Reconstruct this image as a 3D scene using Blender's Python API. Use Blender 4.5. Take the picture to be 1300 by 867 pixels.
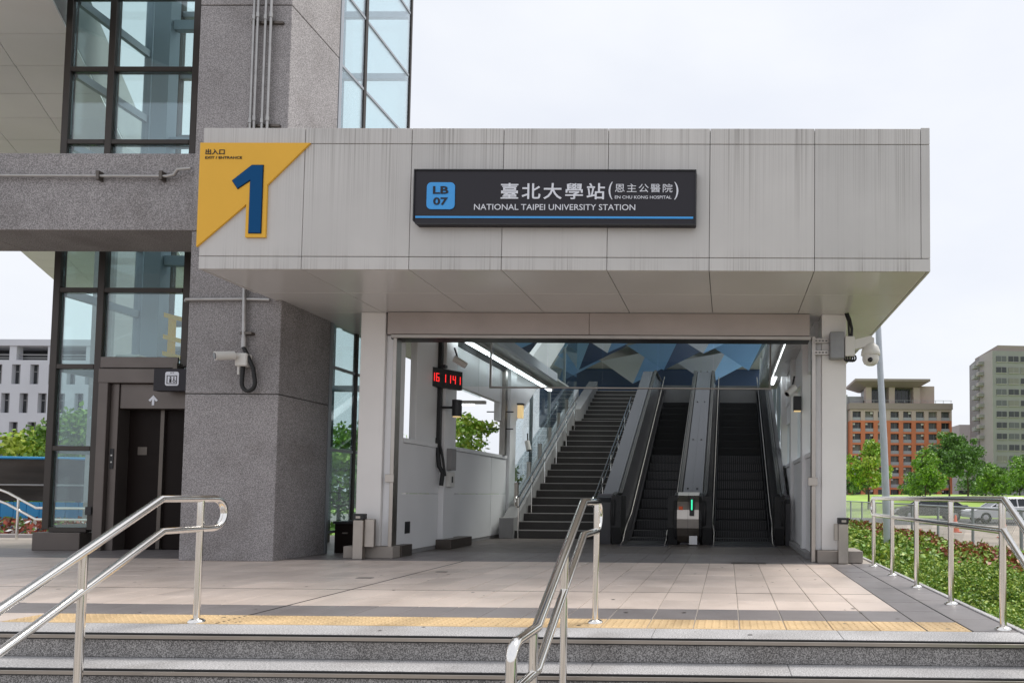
import bpy, math, random
import numpy as np
from mathutils import Vector, Matrix

for o in list(bpy.data.objects):
    bpy.data.objects.remove(o)
SC = bpy.context.scene
COL = SC.collection
random.seed(7)
R = math.radians

# ------------------------------------------------------------------ camera
W, H = 1300.0, 867.0
FPX, PPX, PPY = 870.0, 913.0, 591.0
cd = bpy.data.cameras.new('camera')
cd.sensor_width = 36.0
cd.lens = 36.0 * FPX / W
cd.shift_x = (W / 2 - PPX) / W
cd.shift_y = (PPY - H / 2) / W
cd.clip_start = 0.05
cd.clip_end = 6000
cam = bpy.data.objects.new('camera', cd)
cam.matrix_world = (Matrix.Translation((0, 0, 0.89)) @ Matrix.Rotation(0.0123, 4, 'Z')
                    @ Matrix.Rotation(math.pi / 2 + 0.0422, 4, 'X') @ Matrix.Rotation(0.0078, 4, 'Z'))
COL.objects.link(cam)
SC.camera = cam

# ------------------------------------------------------------------ sky, sun, exposure
SUN_EL, SUN_AZ = 58.0, 62.0          # azimuth clockwise from +Y (behind the building, to the right)
world = bpy.data.worlds.new('World')
SC.world = world
world.use_nodes = True
nt = world.node_tree
nt.nodes.clear()
w_out = nt.nodes.new('ShaderNodeOutputWorld')
w_bg = nt.nodes.new('ShaderNodeBackground')
w_sky = nt.nodes.new('ShaderNodeTexSky')
w_sky.sky_type = 'NISHITA'
w_sky.sun_disc = False
w_sky.sun_elevation = R(SUN_EL)
w_sky.sun_rotation = R(SUN_AZ)
w_sky.dust_density = 4.0
w_bg.inputs['Strength'].default_value = 0.1
w_tc = nt.nodes.new('ShaderNodeTexCoord')
w_map = nt.nodes.new('ShaderNodeMapping')
w_map.inputs['Scale'].default_value = (1.2, 1.2, 3.0)
w_nz = nt.nodes.new('ShaderNodeTexNoise')
w_nz.inputs['Scale'].default_value = 1.6
w_nz.inputs['Detail'].default_value = 5.0
w_rp = nt.nodes.new('ShaderNodeValToRGB')
w_rp.color_ramp.elements[0].position = 0.35
w_rp.color_ramp.elements[0].color = (5.9, 6.15, 6.75, 1)
w_rp.color_ramp.elements[1].position = 0.65
w_rp.color_ramp.elements[1].color = (6.7, 6.85, 7.15, 1)
w_mx = nt.nodes.new('ShaderNodeMix')
w_mx.data_type = 'RGBA'
w_mx.inputs[0].default_value = 0.93          # a closed overcast veil over the clear sky
nt.links.new(w_tc.outputs['Generated'], w_map.inputs['Vector'])
nt.links.new(w_map.outputs[0], w_nz.inputs['Vector'])
nt.links.new(w_nz.outputs[0], w_rp.inputs[0])
nt.links.new(w_sky.outputs[0], w_mx.inputs[6])
nt.links.new(w_rp.outputs[0], w_mx.inputs[7])
nt.links.new(w_mx.outputs[2], w_bg.inputs['Color'])
nt.links.new(w_bg.outputs[0], w_out.inputs[0])

sl = bpy.data.lights.new('sun', 'SUN')
sl.energy = 2.0
sl.angle = R(25)
sl.color = (1.0, 0.96, 0.9)
sun = bpy.data.objects.new('sun', sl)
sd = Vector((math.sin(R(SUN_AZ)) * math.cos(R(SUN_EL)), math.cos(R(SUN_AZ)) * math.cos(R(SUN_EL)), math.sin(R(SUN_EL))))
sun.rotation_euler = sd.to_track_quat('Z', 'Y').to_euler()
sun.location = sd * 60
COL.objects.link(sun)

vs = SC.view_settings
vs.view_transform = 'Standard'
vs.look = 'None'
vs.gamma = 1.0
vs.exposure = 0.55
vs.use_curve_mapping = False
SC.cycles.max_bounces = 10
SC.cycles.transparent_max_bounces = 24
SC.cycles.caustics_reflective = False
SC.cycles.caustics_refractive = False
SC.cycles.use_denoising = True

# ------------------------------------------------------------------ materials
MATS = {}


def mat(name, col, rough=0.6, metal=0.0, var=0.0, vscale=3.0, bump=0.0, bscale=60.0, spec=0.5,
        speck=None, stain=0.0, rnd=0.0, rvar=0.0, emit=None, stretch=None, coat=0.0, trans=0.0):
    """Principled material. var: large soft tint variation, speck: (scale, dark, light), rnd: per-object tint."""
    m = bpy.data.materials.new(name)
    m.use_nodes = True
    n, l = m.node_tree.nodes, m.node_tree.links
    b = n['Principled BSDF']
    b.inputs['Roughness'].default_value = rough
    b.inputs['Metallic'].default_value = metal
    b.inputs['Specular IOR Level'].default_value = spec
    b.inputs['Coat Weight'].default_value = coat
    c4 = (col[0], col[1], col[2], 1)
    b.inputs['Base Color'].default_value = c4
    cur = None
    geo = n.new('ShaderNodeNewGeometry')
    pos = geo.outputs['Position']
    if stretch:
        mp = n.new('ShaderNodeMapping')
        mp.inputs['Scale'].default_value = stretch
        l.new(pos, mp.inputs['Vector'])
        pos = mp.outputs[0]

    def noise(scale, detail=3.0, vec=None):
        t = n.new('ShaderNodeTexNoise')
        t.inputs['Scale'].default_value = scale
        t.inputs['Detail'].default_value = detail
        l.new(vec or pos, t.inputs['Vector'])
        return t.outputs[0]

    def ramp(fac, e):
        r = n.new('ShaderNodeValToRGB')
        els = r.color_ramp.elements
        while len(els) < len(e):
            els.new(0.5)
        for i, (p, c) in enumerate(e):
            els[i].position = p
            els[i].color = (c[0], c[1], c[2], 1)
        l.new(fac, r.inputs[0])
        return r.outputs[0]

    def mul(a, bb):
        x = n.new('ShaderNodeMix')
        x.data_type = 'RGBA'
        x.blend_type = 'MULTIPLY'
        x.inputs[0].default_value = 1.0
        if hasattr(a, 'links'):
            l.new(a, x.inputs[6])
        else:
            x.inputs[6].default_value = a
        l.new(bb, x.inputs[7])
        return x.outputs[2]
    cur = c4
    if speck:
        s, d, lt = speck
        f = noise(s, 2.0)
        cur = ramp(f, [(0.36, [k * d for k in col]), (0.5, col), (0.64, [k * lt for k in col])])
    if var:
        f = noise(vscale, 5.0)
        cur = mul(cur, ramp(f, [(0.3, (1 - var,) * 3), (0.7, (1 + var,) * 3)]))
    if stain:
        f = noise(1.9, 9.0, geo.outputs['Position'])
        cur = mul(cur, ramp(f, [(0.40, (1, 1, 1)), (0.52, (1 - stain * .35,) * 3), (0.66, (1 - stain, 1 - stain * 1.05, 1 - stain * 1.1))]))
        f = noise(23, 2.0, geo.outputs['Position'])
        cur = mul(cur, ramp(f, [(0.66, (1, 1, 1)), (0.74, (1 - stain * 1.2,) * 3)]))
    if rnd:
        oi = n.new('ShaderNodeObjectInfo')
        cur = mul(cur, ramp(oi.outputs['Random'], [(0.0, (1 - rnd,) * 3), (1.0, (1 + rnd * .6, 1 + rnd * .5, 1 + rnd * .4))]))
    if hasattr(cur, 'links'):
        l.new(cur, b.inputs['Base Color'])
    if rvar:
        f = noise(vscale * 2.3, 4.0)
        mr = n.new('ShaderNodeMapRange')
        mr.inputs['To Min'].default_value = max(0.02, rough - rvar)
        mr.inputs['To Max'].default_value = rough + rvar
        l.new(f, mr.inputs['Value'])
        l.new(mr.outputs[0], b.inputs['Roughness'])
    if bump:
        f = noise(bscale, 3.0)
        bp = n.new('ShaderNodeBump')
        bp.inputs['Strength'].default_value = bump
        bp.inputs['Distance'].default_value = 0.01
        l.new(f, bp.inputs['Height'])
        l.new(bp.outputs[0], b.inputs['Normal'])
    if emit:
        b.inputs['Emission Color'].default_value = (emit[0], emit[1], emit[2], 1)
        b.inputs['Emission Strength'].default_value = emit[3]
    MATS[name] = m
    return m


def glass(name, tint, refl=1.0, rough=0.0):
    m = bpy.data.materials.new(name)
    m.use_nodes = True
    n, l = m.node_tree.nodes, m.node_tree.links
    n.remove(n['Principled BSDF'])
    out = n['Material Output']
    tr = n.new('ShaderNodeBsdfTransparent')
    tr.inputs[0].default_value = (*tint, 1)
    gl = n.new('ShaderNodeBsdfGlossy')
    gl.inputs['Roughness'].default_value = rough
    gl.inputs['Color'].default_value = (.9, .95, 1, 1)
    lwt = n.new('ShaderNodeLayerWeight')
    pw = n.new('ShaderNodeMath')
    pw.operation = 'POWER'
    pw.inputs[1].default_value = 4.0
    l.new(lwt.outputs['Facing'], pw.inputs[0])
    fr = n.new('ShaderNodeMath')
    fr.operation = 'MULTIPLY_ADD'
    fr.inputs[1].default_value = .9
    fr.inputs[2].default_value = .035
    l.new(pw.outputs[0], fr.inputs[0])
    ml = n.new('ShaderNodeMath')
    ml.operation = 'MULTIPLY'
    ml.inputs[1].default_value = refl
    ml.use_clamp = True
    mx = n.new('ShaderNodeMixShader')
    l.new(fr.outputs[0], ml.inputs[0])
    l.new(ml.outputs[0], mx.inputs[0])
    l.new(tr.outputs[0], mx.inputs[1])
    l.new(gl.outputs[0], mx.inputs[2])
    l.new(mx.outputs[0], out.inputs[0])
    MATS[name] = m


def streaked(name, col):
    """Painted metal cladding with rain streaks running down from the joints."""
    m = mat(name, col, rough=0.42, var=0.05, vscale=1.3, rnd=0.05, spec=0.4)
    n, l = m.node_tree.nodes, m.node_tree.links
    b = n['Principled BSDF']
    base = b.inputs['Base Color'].links[0].from_socket
    geo = n.new('ShaderNodeNewGeometry')

    def nz(scale, det, sc):
        mp = n.new('ShaderNodeMapping')
        mp.inputs['Scale'].default_value = sc
        l.new(geo.outputs['Position'], mp.inputs['Vector'])
        t = n.new('ShaderNodeTexNoise')
        t.inputs['Scale'].default_value = scale
        t.inputs['Detail'].default_value = det
        l.new(mp.outputs[0], t.inputs['Vector'])
        return t.outputs[0]

    def mrange(x, a, bb, c, d):
        r = n.new('ShaderNodeMapRange')
        for i, v in enumerate((a, bb, c, d)):
            r.inputs[i + 1].default_value = v
        l.new(x, r.inputs[0])
        return r.outputs[0]

    def math_(op, x, y, z=.25):
        r = n.new('ShaderNodeMath')
        r.operation = op
        r.inputs[2].default_value = z
        for i, v in enumerate((x, y)):
            if hasattr(v, 'links'):
                l.new(v, r.inputs[i])
            else:
                r.inputs[i].default_value = v
        return r.outputs[0]
    fine = mrange(nz(75, 3, (1, 1, .006)), .44, .72, 0, 1)
    wide = mrange(nz(3.2, 3, (1, 1, .05)), .42, .66, 0, 1)
    sep = n.new('ShaderNodeSeparateXYZ')
    l.new(geo.outputs['Position'], sep.inputs[0])
    top = mrange(math_('ADD', sep.outputs['Z'], math_('MULTIPLY', nz(9, 2, (1, 1, .02)), 1.4)), 4.55, 5.6, .0, 1)
    low = mrange(sep.outputs['Z'], 3.62, 3.38, 0, .8)
    k = math_('MULTIPLY', fine, math_('ADD', math_('MULTIPLY', wide, .16), math_('ADD', math_('MULTIPLY', top, math_('MULTIPLY_ADD', wide, .8)), math_('MULTIPLY', low, wide))))
    k = math_('MINIMUM', math_('MULTIPLY', k, .6), .5)
    mx = n.new('ShaderNodeMix')
    mx.data_type = 'RGBA'
    l.new(k, mx.inputs[0])
    l.new(base, mx.inputs[6])
    mx.inputs[7].default_value = (.12, .10, .085, 1)
    l.new(mx.outputs[2], b.inputs['Base Color'])


streaked('cladding', (.56, .547, .53))
mat('soffit', (.64, .635, .63), rough=.2, var=.05, vscale=.8, rvar=.06, spec=.6, rnd=.03)
mat('header', (.44, .385, .36), rough=.32, metal=.25, var=.08, vscale=2, spec=.5)
mat('dark_gap', (.10, .10, .10), rough=.9)
mat('granite_wall', (.29, .275, .278), rough=.75, speck=(90, .6, 1.5), stain=.2, rnd=.09, var=.09, vscale=.7, bump=.3, bscale=80)
mat('granite_riser', (.26, .248, .24), rough=.7, stain=.2, speck=(150, .4, 2.0), var=.12, vscale=2.5, bump=.15, bscale=140)
mat('granite_tread', (.45, .44, .44), rough=.65, stain=.22, speck=(110, .55, 1.35), var=.09, vscale=2.0, bump=.12, bscale=140)
mat('tile_beige', (.66, .56, .495), rough=.42, stain=.16, rvar=.12, speck=(220, .93, 1.06), var=.08, vscale=1.4, rnd=.10, bump=.06, bscale=50)
mat('tile_grey', (.215, .195, .195), rough=.42, stain=.14, rvar=.12, speck=(220, .9, 1.1), var=.10, vscale=1.6, rnd=.09, bump=.06, bscale=50)
mat('tile_yellow', (.66, .475, .26), rough=.6, stain=.3, var=.12, vscale=2.2, rnd=.08, speck=(160, .92, 1.06))
mat('tile_inner', (.135, .115, .105), rough=.45, rvar=.1, var=.12, vscale=1.5, speck=(200, .9, 1.1))
mat('grout', (.40, .36, .32), rough=.9, var=.15, vscale=6)
mat('stainless', (.86, .835, .80), rough=.10, metal=1.0, rvar=.04, vscale=4)
mat('brushed', (.43, .395, .36), rough=.34, metal=1.0, rvar=.08, vscale=3, var=.08)
mat('bronze', (.125, .108, .095), rough=.38, metal=.7, var=.12, vscale=2, rvar=.08)
mat('mullion', (.055, .047, .042), rough=.4, metal=.5, var=.1, vscale=2)
mat('portal', (.14, .12, .11), rough=.4, metal=.6, var=.1, vscale=2, rvar=.08)
mat('side_frame', (.36, .38, .41), rough=.4, metal=.5)
mat('guide_steel', (.33, .38, .45), rough=.5, metal=.2)
mat('plinth_stone', (.30, .265, .235), rough=.6, var=.12, vscale=4)
mat('white_panel', (.80, .80, .81), rough=.45, var=.04, vscale=1.0, rnd=.03)
mat('white_column', (.78, .76, .74), rough=.5, var=.04, vscale=1.2)
mat('ceiling_white', (.55, .55, .54), rough=.6, var=.04)
mat('black_paint', (.018, .018, .02), rough=.45)
mat('black_rubber', (.012, .012, .013), rough=.6)
mat('escalator_panel', (.05, .05, .056), rough=.3, metal=.2)
mat('escalator_step', (.016, .016, .018), rough=.55, metal=.2)
mat('escalator_deck', (.095, .093, .105), rough=.3, metal=.4)
mat('stair_stone', (.052, .048, .045), rough=.6, speck=(120, .7, 1.5), var=.12)
mat('stair_nosing', (.46, .44, .42), rough=.4, metal=.4)
mat('curb_grey', (.27, .265, .265), rough=.6, var=.08)
mat('sign_black', (.02, .018, .024), rough=.5, spec=.35)
mat('sign_blue', (.05, .34, .78), rough=.5)
mat('sign_white', (.72, .74, .80), rough=.5)
mat('exit_yellow', (.80, .45, .06), rough=.6, var=.02, spec=.2)
mat('exit_blue', (.004, .07, .20), rough=.7, spec=.15)
mat('exit_black', (.01, .01, .012), rough=.5)
mat('camera_white', (.66, .65, .62), rough=.4)
mat('camera_lens', (.01, .01, .012), rough=.08)
mat('pipe_grey', (.42, .41, .40), rough=.4, metal=.7, var=.1, vscale=9)
mat('box_grey', (.27, .275, .285), rough=.45, metal=.3, var=.08, vscale=8)
mat('lamp_pole', (.45, .49, .54), rough=.5, metal=.2, var=.06, vscale=5)
mat('tube_light', (.9, .95, 1), emit=(.9, .97, 1, 3.2))
mat('led_red', (.5, .01, .01), emit=(1, .03, .03, .9))
mat('led_green', (.01, .4, .2), emit=(.05, .9, .45, .8))
mat('lamp_warm', (.8, .6, .3), emit=(1, .72, .35, .35))
mat('fold_blue', (.27, .50, .82), rough=.45)
mat('fold_navy', (.06, .10, .20), rough=.45)
mat('fold_grey', (.76, .77, .84), rough=.5)
mat('fold_light', (.66, .68, .74), rough=.5)
mat('yellow_steel', (.90, .50, .02), rough=.5)
mat('elevator_dark', (.012, .008, .007), rough=.5, rvar=.08, spec=.12)
mat('wall_pale', (.80, .80, .81), rough=.6, var=.05, vscale=.6, rnd=.04)
mat('concrete', (.37, .37, .37), rough=.8, var=.10, vscale=.8)
glass('pane', (.88, .965, .955), 2.2)
glass('pane_clear', (.93, .965, .965), 1.0)
glass('pane_dark', (.30, .36, .38), 1.3)
# outdoors
mat('ground', (.30, .27, .24), rough=.95, var=.25, vscale=.35, bump=.4, bscale=8)
mat('soil', (.40, .345, .29), rough=.95, var=.3, vscale=.6, bump=.6, bscale=5)
mat('asphalt', (.07, .07, .072), rough=.9, var=.15, vscale=.8)
mat('lawn', (.29, .43, .075), rough=.9, var=.25, vscale=.25)
mat('bark', (.075, .055, .04), rough=.95, var=.3, vscale=6)
mat('leaf_bright', (.24, .42, .045), rough=.55, var=.35, vscale=1.4)
mat('leaf_mid', (.15, .29, .05), rough=.55, var=.35, vscale=1.4)
mat('leaf_dark', (.11, .21, .06), rough=.5, var=.4, vscale=1.2)
mat('leaf_lime', (.38, .47, .055), rough=.55, var=.3, vscale=1.2)
mat('leaf_red', (.30, .07, .045), rough=.5, var=.45, vscale=9)
mat('leaf_rust', (.42, .16, .07), rough=.5, var=.4, vscale=9)
mat('wire', (.5, .53, .54), rough=.45, metal=.2)
mat('leaf_hedge', (.20, .33, .04), rough=.5, var=.45, vscale=7)
mat('leaf_hedge2', (.38, .47, .075), rough=.5, var=.3, vscale=7)
mat('brick_orange', (.56, .19, .095), rough=.85, var=.08, vscale=.3)
mat('render_tan', (.47, .385, .34), rough=.85, var=.05, vscale=.3)
mat('roof_brown', (.30, .25, .225), rough=.8)
mat('tower_green', (.27, .265, .275), rough=.85, var=.05, vscale=.2)
mat('tower_pale', (.40, .37, .365), rough=.85, var=.05, vscale=.2)
mat('far_grey', (.38, .38, .39), rough=.85, var=.05, vscale=.2)
mat('win_dark', (.035, .038, .042), rough=.15)
mat('win_dim', (.10, .105, .11), rough=.2)
mat('win_curtain', (.20, .19, .175), rough=.5)
mat('win_frame', (.30, .30, .31), rough=.5)
mat('balcony_rail', (.34, .35, .38), rough=.6)
mat('uni_wall', (.55, .56, .60), rough=.85, var=.05, vscale=.3)
mat('hoarding_blue', (.03, .30, .62), rough=.5, var=.06, vscale=2)
mat('tarp_dark', (.055, .045, .038), rough=.8, var=.6, vscale=1.2, stretch=(.35, 1, 2.5), bump=.6, bscale=3)
mat('brick_pale', (.46, .36, .31), rough=.8)
mat('fence_steel', (.30, .335, .35), rough=.5, metal=.2)
mat('cone_orange', (.80, .11, .02), rough=.5)
mat('cone_white', (.75, .75, .75), rough=.5)
mat('car_dark', (.035, .038, .045), rough=.2, coat=.6)
mat('car_white', (.70, .71, .73), rough=.25, coat=.6)
mat('car_glass', (.02, .025, .03), rough=.05)
mat('tyre', (.018, .018, .018), rough=.85)
mat('rim', (.45, .45, .47), rough=.3, metal=.9)
mat('lamp_red', (.45, .02, .015), rough=.2)
mat('lamp_clear', (.75, .76, .78), rough=.1)


# ------------------------------------------------------------------ mesh helpers
class MB:
    def __init__(s):
        s.v, s.f, s.sm = [], [], []

    def add(s, vs_, fs, smooth=False):
        b = len(s.v)
        s.v.extend(tuple(map(float, p)) for p in vs_)
        for f in fs:
            s.f.append(tuple(b + i for i in f))
            s.sm.append(smooth)
        return s

    def box(s, x0, x1, y0, y1, z0, z1, bev=0.0):
        x0, x1 = min(x0, x1), max(x0, x1)
        y0, y1 = min(y0, y1), max(y0, y1)
        z0, z1 = min(z0, z1), max(z0, z1)
        if bev <= 0:
            vv = [(x, y, z) for z in (z0, z1) for y in (y0, y1) for x in (x0, x1)]
            return s.add(vv, [(0, 2, 3, 1), (4, 5, 7, 6), (0, 1, 5, 4), (2, 6, 7, 3), (0, 4, 6, 2), (1, 3, 7, 5)])
        b = min(bev, (x1 - x0) * .45, (y1 - y0) * .45, (z1 - z0) * .45)
        vv, idx = [], {}
        for i, (sx, X) in enumerate(((1, x0), (-1, x1))):
            for j, (sy, Y) in enumerate(((1, y0), (-1, y1))):
                for k, (sz, Z) in enumerate(((1, z0), (-1, z1))):
                    for a in range(3):
                        p = [X + sx * b, Y + sy * b, Z + sz * b]
                        p[a] = (X, Y, Z)[a]
                        idx[i, j, k, a] = len(vv)
                        vv.append(p)
        fs = []
        g = lambda i, j, k, a: idx[i, j, k, a]
        for k in (0, 1):
            fs.append((g(k, 0, 0, 0), g(k, 1, 0, 0), g(k, 1, 1, 0), g(k, 0, 1, 0)))
            fs.append((g(0, k, 0, 1), g(1, k, 0, 1), g(1, k, 1, 1), g(0, k, 1, 1)))
            fs.append((g(0, 0, k, 2), g(1, 0, k, 2), g(1, 1, k, 2), g(0, 1, k, 2)))
        for p in (0, 1):
            for q in (0, 1):
                fs.append((g(0, p, q, 1), g(1, p, q, 1), g(1, p, q, 2), g(0, p, q, 2)))
                fs.append((g(p, 0, q, 0), g(p, 1, q, 0), g(p, 1, q, 2), g(p, 0, q, 2)))
                fs.append((g(p, q, 0, 0), g(p, q, 1, 0), g(p, q, 1, 1), g(p, q, 0, 1)))
        for i in (0, 1):
            for j in (0, 1):
                for k in (0, 1):
                    fs.append((g(i, j, k, 0), g(i, j, k, 1), g(i, j, k, 2)))
        return s.add(vv, fs)

    def tube(s, pts, r, n=10, caps=True, r2=None):
        pts = [Vector(p) for p in pts]
        m = len(pts)
        rings = []
        up = None
        for i in range(m):
            t = (pts[min(i + 1, m - 1)] - pts[max(i - 1, 0)]).normalized()
            if i in (0, m - 1) or True:
                if up is None:
                    a = Vector((0, 0, 1)) if abs(t.z) < .9 else Vector((1, 0, 0))
                    up = (a - t * a.dot(t)).normalized()
                else:
                    up = (up - t * up.dot(t)).normalized()
            sd_ = t.cross(up)
            rr = r if r2 is None else r + (r2 - r) * i / (m - 1)
            k = 1.0
            if 0 < i < m - 1:
                c = (pts[i] - pts[i - 1]).normalized().dot((pts[i + 1] - pts[i]).normalized())
                k = 1.0 / max(.6, math.sqrt((1 + c) / 2))
            ring = []
            for q in range(n):
                an = 2 * math.pi * q / n
                ring.append(pts[i] + (up * math.cos(an) * k + sd_ * math.sin(an)) * rr)
            rings.append(ring)
        vv = [p for rg in rings for p in rg]
        fs = [(i * n + q, i * n + (q + 1) % n, (i + 1) * n + (q + 1) % n, (i + 1) * n + q) for i in range(m - 1) for q in range(n)]
        s.add(vv, fs, True)
        if caps:
            s.add(rings[0], [tuple(range(n))])
            s.add(rings[-1], [tuple(reversed(range(n)))])
        return s

    def cyl(s, c, r, z0, z1, n=14, r2=None):
        return s.tube([(c[0], c[1], z0), (c[0], c[1], z1)], r, n, True, r2)

    def lathe(s, c, prof, n=16, axis='Z', smooth=True):
        vv = []
        for (r, z) in prof:
            for q in range(n):
                a = 2 * math.pi * q / n
                p = (r * math.cos(a), r * math.sin(a), z)
                if axis == 'Y':
                    p = (p[0], p[2], p[1])
                elif axis == 'X':
                    p = (p[2], p[0], p[1])
                vv.append((c[0] + p[0], c[1] + p[1], c[2] + p[2]))
        m = len(prof)
        s.add(vv, [(i * n + q, i * n + (q + 1) % n, (i + 1) * n + (q + 1) % n, (i + 1) * n + q) for i in range(m - 1) for q in range(n)], smooth)
        return s

    def prism(s, poly, a0, a1, axis='X'):
        """poly in the plane across axis; X: (y,z)  Y: (x,z)  Z: (x,y)"""
        n = len(poly)
        mk = {'X': lambda p, a: (a, p[0], p[1]), 'Y': lambda p, a: (p[0], a, p[1]), 'Z': lambda p, a: (p[0], p[1], a)}[axis]
        vv = [mk(p, a0) for p in poly] + [mk(p, a1) for p in poly]
        fs = [tuple(range(n)), tuple(reversed(range(n, 2 * n)))]
        fs += [(i, (i + 1) % n, n + (i + 1) % n, n + i) for i in range(n)]
        return s.add(vv, fs)

    def quad(s, a, b, c, d):
        return s.add([a, b, c, d], [(0, 1, 2, 3)])

    def mesh(s, name):
        me = bpy.data.meshes.new(name)
        me.from_pydata(s.v, [], s.f)
        me.polygons.foreach_set('use_smooth', s.sm)
        me.update()
        return me

    def build(s, name, m, parent=None, fix=True):
        me = s.mesh(name)
        if fix:
            import bmesh
            bm = bmesh.new()
            bm.from_mesh(me)
            bmesh.ops.recalc_face_normals(bm, faces=bm.faces)
            bm.to_mesh(me)
            bm.free()
        return link(name, me, m, parent)


def link(name, me, m, parent=None):
    if m is not None and not me.materials:
        me.materials.append(MATS[m])
    o = bpy.data.objects.new(name, me)
    COL.objects.link(o)
    if parent is not None:
        o.parent = parent
        if parent.location.length > 0 or any(parent.rotation_euler):
            pass
    return o


def tag(o, label, cat, group=None):
    o['label'] = label
    o['category'] = cat
    if group:
        o['group'] = group
    return o


def thing(name, label, cat, loc=(0, 0, 0), group=None, rz=0.0):
    o = bpy.data.objects.new(name, None)
    o.empty_display_size = .2
    o.location = loc
    o.rotation_euler = (0, 0, rz)
    COL.objects.link(o)
    return tag(o, label, cat, group)


class T:
    """A thing whose parts are given in world coordinates: they are moved into the frame of its Empty."""

    def __init__(s, name, label, cat, base, group=None):
        s.o = thing(name, label, cat, base, group)
        s.b = Vector(base)

    def part(s, name, mb, m, parent=None):
        b = s.b
        mb.v = [(p[0] - b.x, p[1] - b.y, p[2] - b.z) for p in mb.v]
        return mb.build(name, m, parent or s.o)

    def put(s, name, me, loc, m=None, parent=None, rz=0.0, scale=None):
        o = link(name, me, m, parent or s.o)
        o.location = Vector(loc) - s.b
        o.rotation_euler = (0, 0, rz)
        if scale:
            o.scale = scale
        return o


def struct(name, mb, m):
    o = mb.build(name, m)
    o['kind'] = 'structure'
    return o


def copy_tree(o, parent=None):
    c = o.copy()
    COL.objects.link(c)
    c.parent = parent
    for ch in o.children:
        copy_tree(ch, c)
    return c


def box_mesh(name, sx, sy, sz, bev, m):
    me = MB().box(-sx / 2, sx / 2, -sy / 2, sy / 2, -sz, 0, bev)
    o = me.mesh(name)
    import bmesh
    bm = bmesh.new()
    bm.from_mesh(o)
    bmesh.ops.recalc_face_normals(bm, faces=bm.faces)
    bm.to_mesh(o)
    bm.free()
    o.materials.append(MATS[m])
    return o


def text_mb(txt, x0, x1, z0, z1, y, depth=.004, spacing=1.0, bold=0.0):
    """Lettering fitted into the box x0..x1, z0..z1 of a plane facing -Y."""
    cu = bpy.data.curves.new('t', 'FONT')
    cu.body = txt
    cu.size = 1.0
    cu.space_character = spacing
    cu.offset = bold
    cu.resolution_u = 3
    o = bpy.data.objects.new('t', cu)
    COL.objects.link(o)
    dg = bpy.context.evaluated_depsgraph_get()
    me = bpy.data.meshes.new_from_object(o.evaluated_get(dg))
    co = np.empty(len(me.vertices) * 3)
    me.vertices.foreach_get('co', co)
    co = co.reshape(-1, 3)
    fs = [tuple(p.vertices) for p in me.polygons]
    bpy.data.objects.remove(o)
    bpy.data.curves.remove(cu)
    mb = MB()
    if not len(co):
        return mb
    mn, mx_ = co.min(0), co.max(0)
    sx = (x1 - x0) / max(1e-6, mx_[0] - mn[0])
    sz = (z1 - z0) / max(1e-6, mx_[1] - mn[1])
    P = [(x0 + (c[0] - mn[0]) * sx, y, z0 + (c[1] - mn[1]) * sz) for c in co]
    mb.add(P, fs)
    # side walls: extrude boundary back
    cnt = {}
    for f in fs:
        for i in range(len(f)):
            a, b = f[i], f[(i + 1) % len(f)]
            cnt[(a, b)] = cnt.get((a, b), 0) + 1
    n = len(P)
    mb.v.extend((p[0], y + depth, p[2]) for p in P)
    for (a, b) in cnt:
        if (b, a) not in cnt:
            mb.f.append((a, b, n + b, n + a))
            mb.sm.append(False)
    bpy.data.meshes.remove(me)
    return mb


def rounded(x0, x1, z0, z1, r, n=5):
    pts = []
    for cx, cz, a0 in ((x1 - r, z1 - r, 0), (x0 + r, z1 - r, 90), (x0 + r, z0 + r, 180), (x1 - r, z0 + r, 270)):
        for i in range(n + 1):
            a = R(a0 + 90 * i / n)
            pts.append((cx + r * math.cos(a), cz + r * math.sin(a)))
    return pts


# ================================================================== THE SETTING
GZ = -0.62        # street level; the station platform is z = 0
PX1 = 1.93        # right edge of the platform
NOSE = 4.27
struct('ground', MB().quad((-2500, -60, GZ), (2500, -60, GZ), (2500, 4000, GZ), (-2500, 4000, GZ)), 'ground')
struct('soil_strip', MB().quad((6.6, 4, GZ + .008), (60, 4, GZ + .008), (60, 36, GZ + .008), (6.6, 36, GZ + .008)), 'soil')
struct('road', MB().quad((-5, 36, GZ + .012), (400, 36, GZ + .012), (400, 46, GZ + .012), (-5, 46, GZ + .012)), 'asphalt')
# the lawn rises to a low bank beyond the road
lw = MB()
NX, NY = 60, 14
gx = [-30 + 330 * i / NX for i in range(NX + 1)]
gy = [47 + 130 * j / NY for j in range(NY + 1)]


def lawn_z(x, y):
    t = min(1, max(0, (y - 47) / 38))
    return GZ + .02 + 1.62 * t * t * (3 - 2 * t) + .12 * math.sin(x * .21) * t + .1 * math.sin(x * .07 + y * .1) * t


lv = [(x, y, lawn_z(x, y)) for y in gy for x in gx]
lf = [(j * (NX + 1) + i, j * (NX + 1) + i + 1, (j + 1) * (NX + 1) + i + 1, (j + 1) * (NX + 1) + i) for j in range(NY) for i in range(NX)]
lw.add(lv, lf, True)
struct('lawn', lw, 'lawn')

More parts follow.
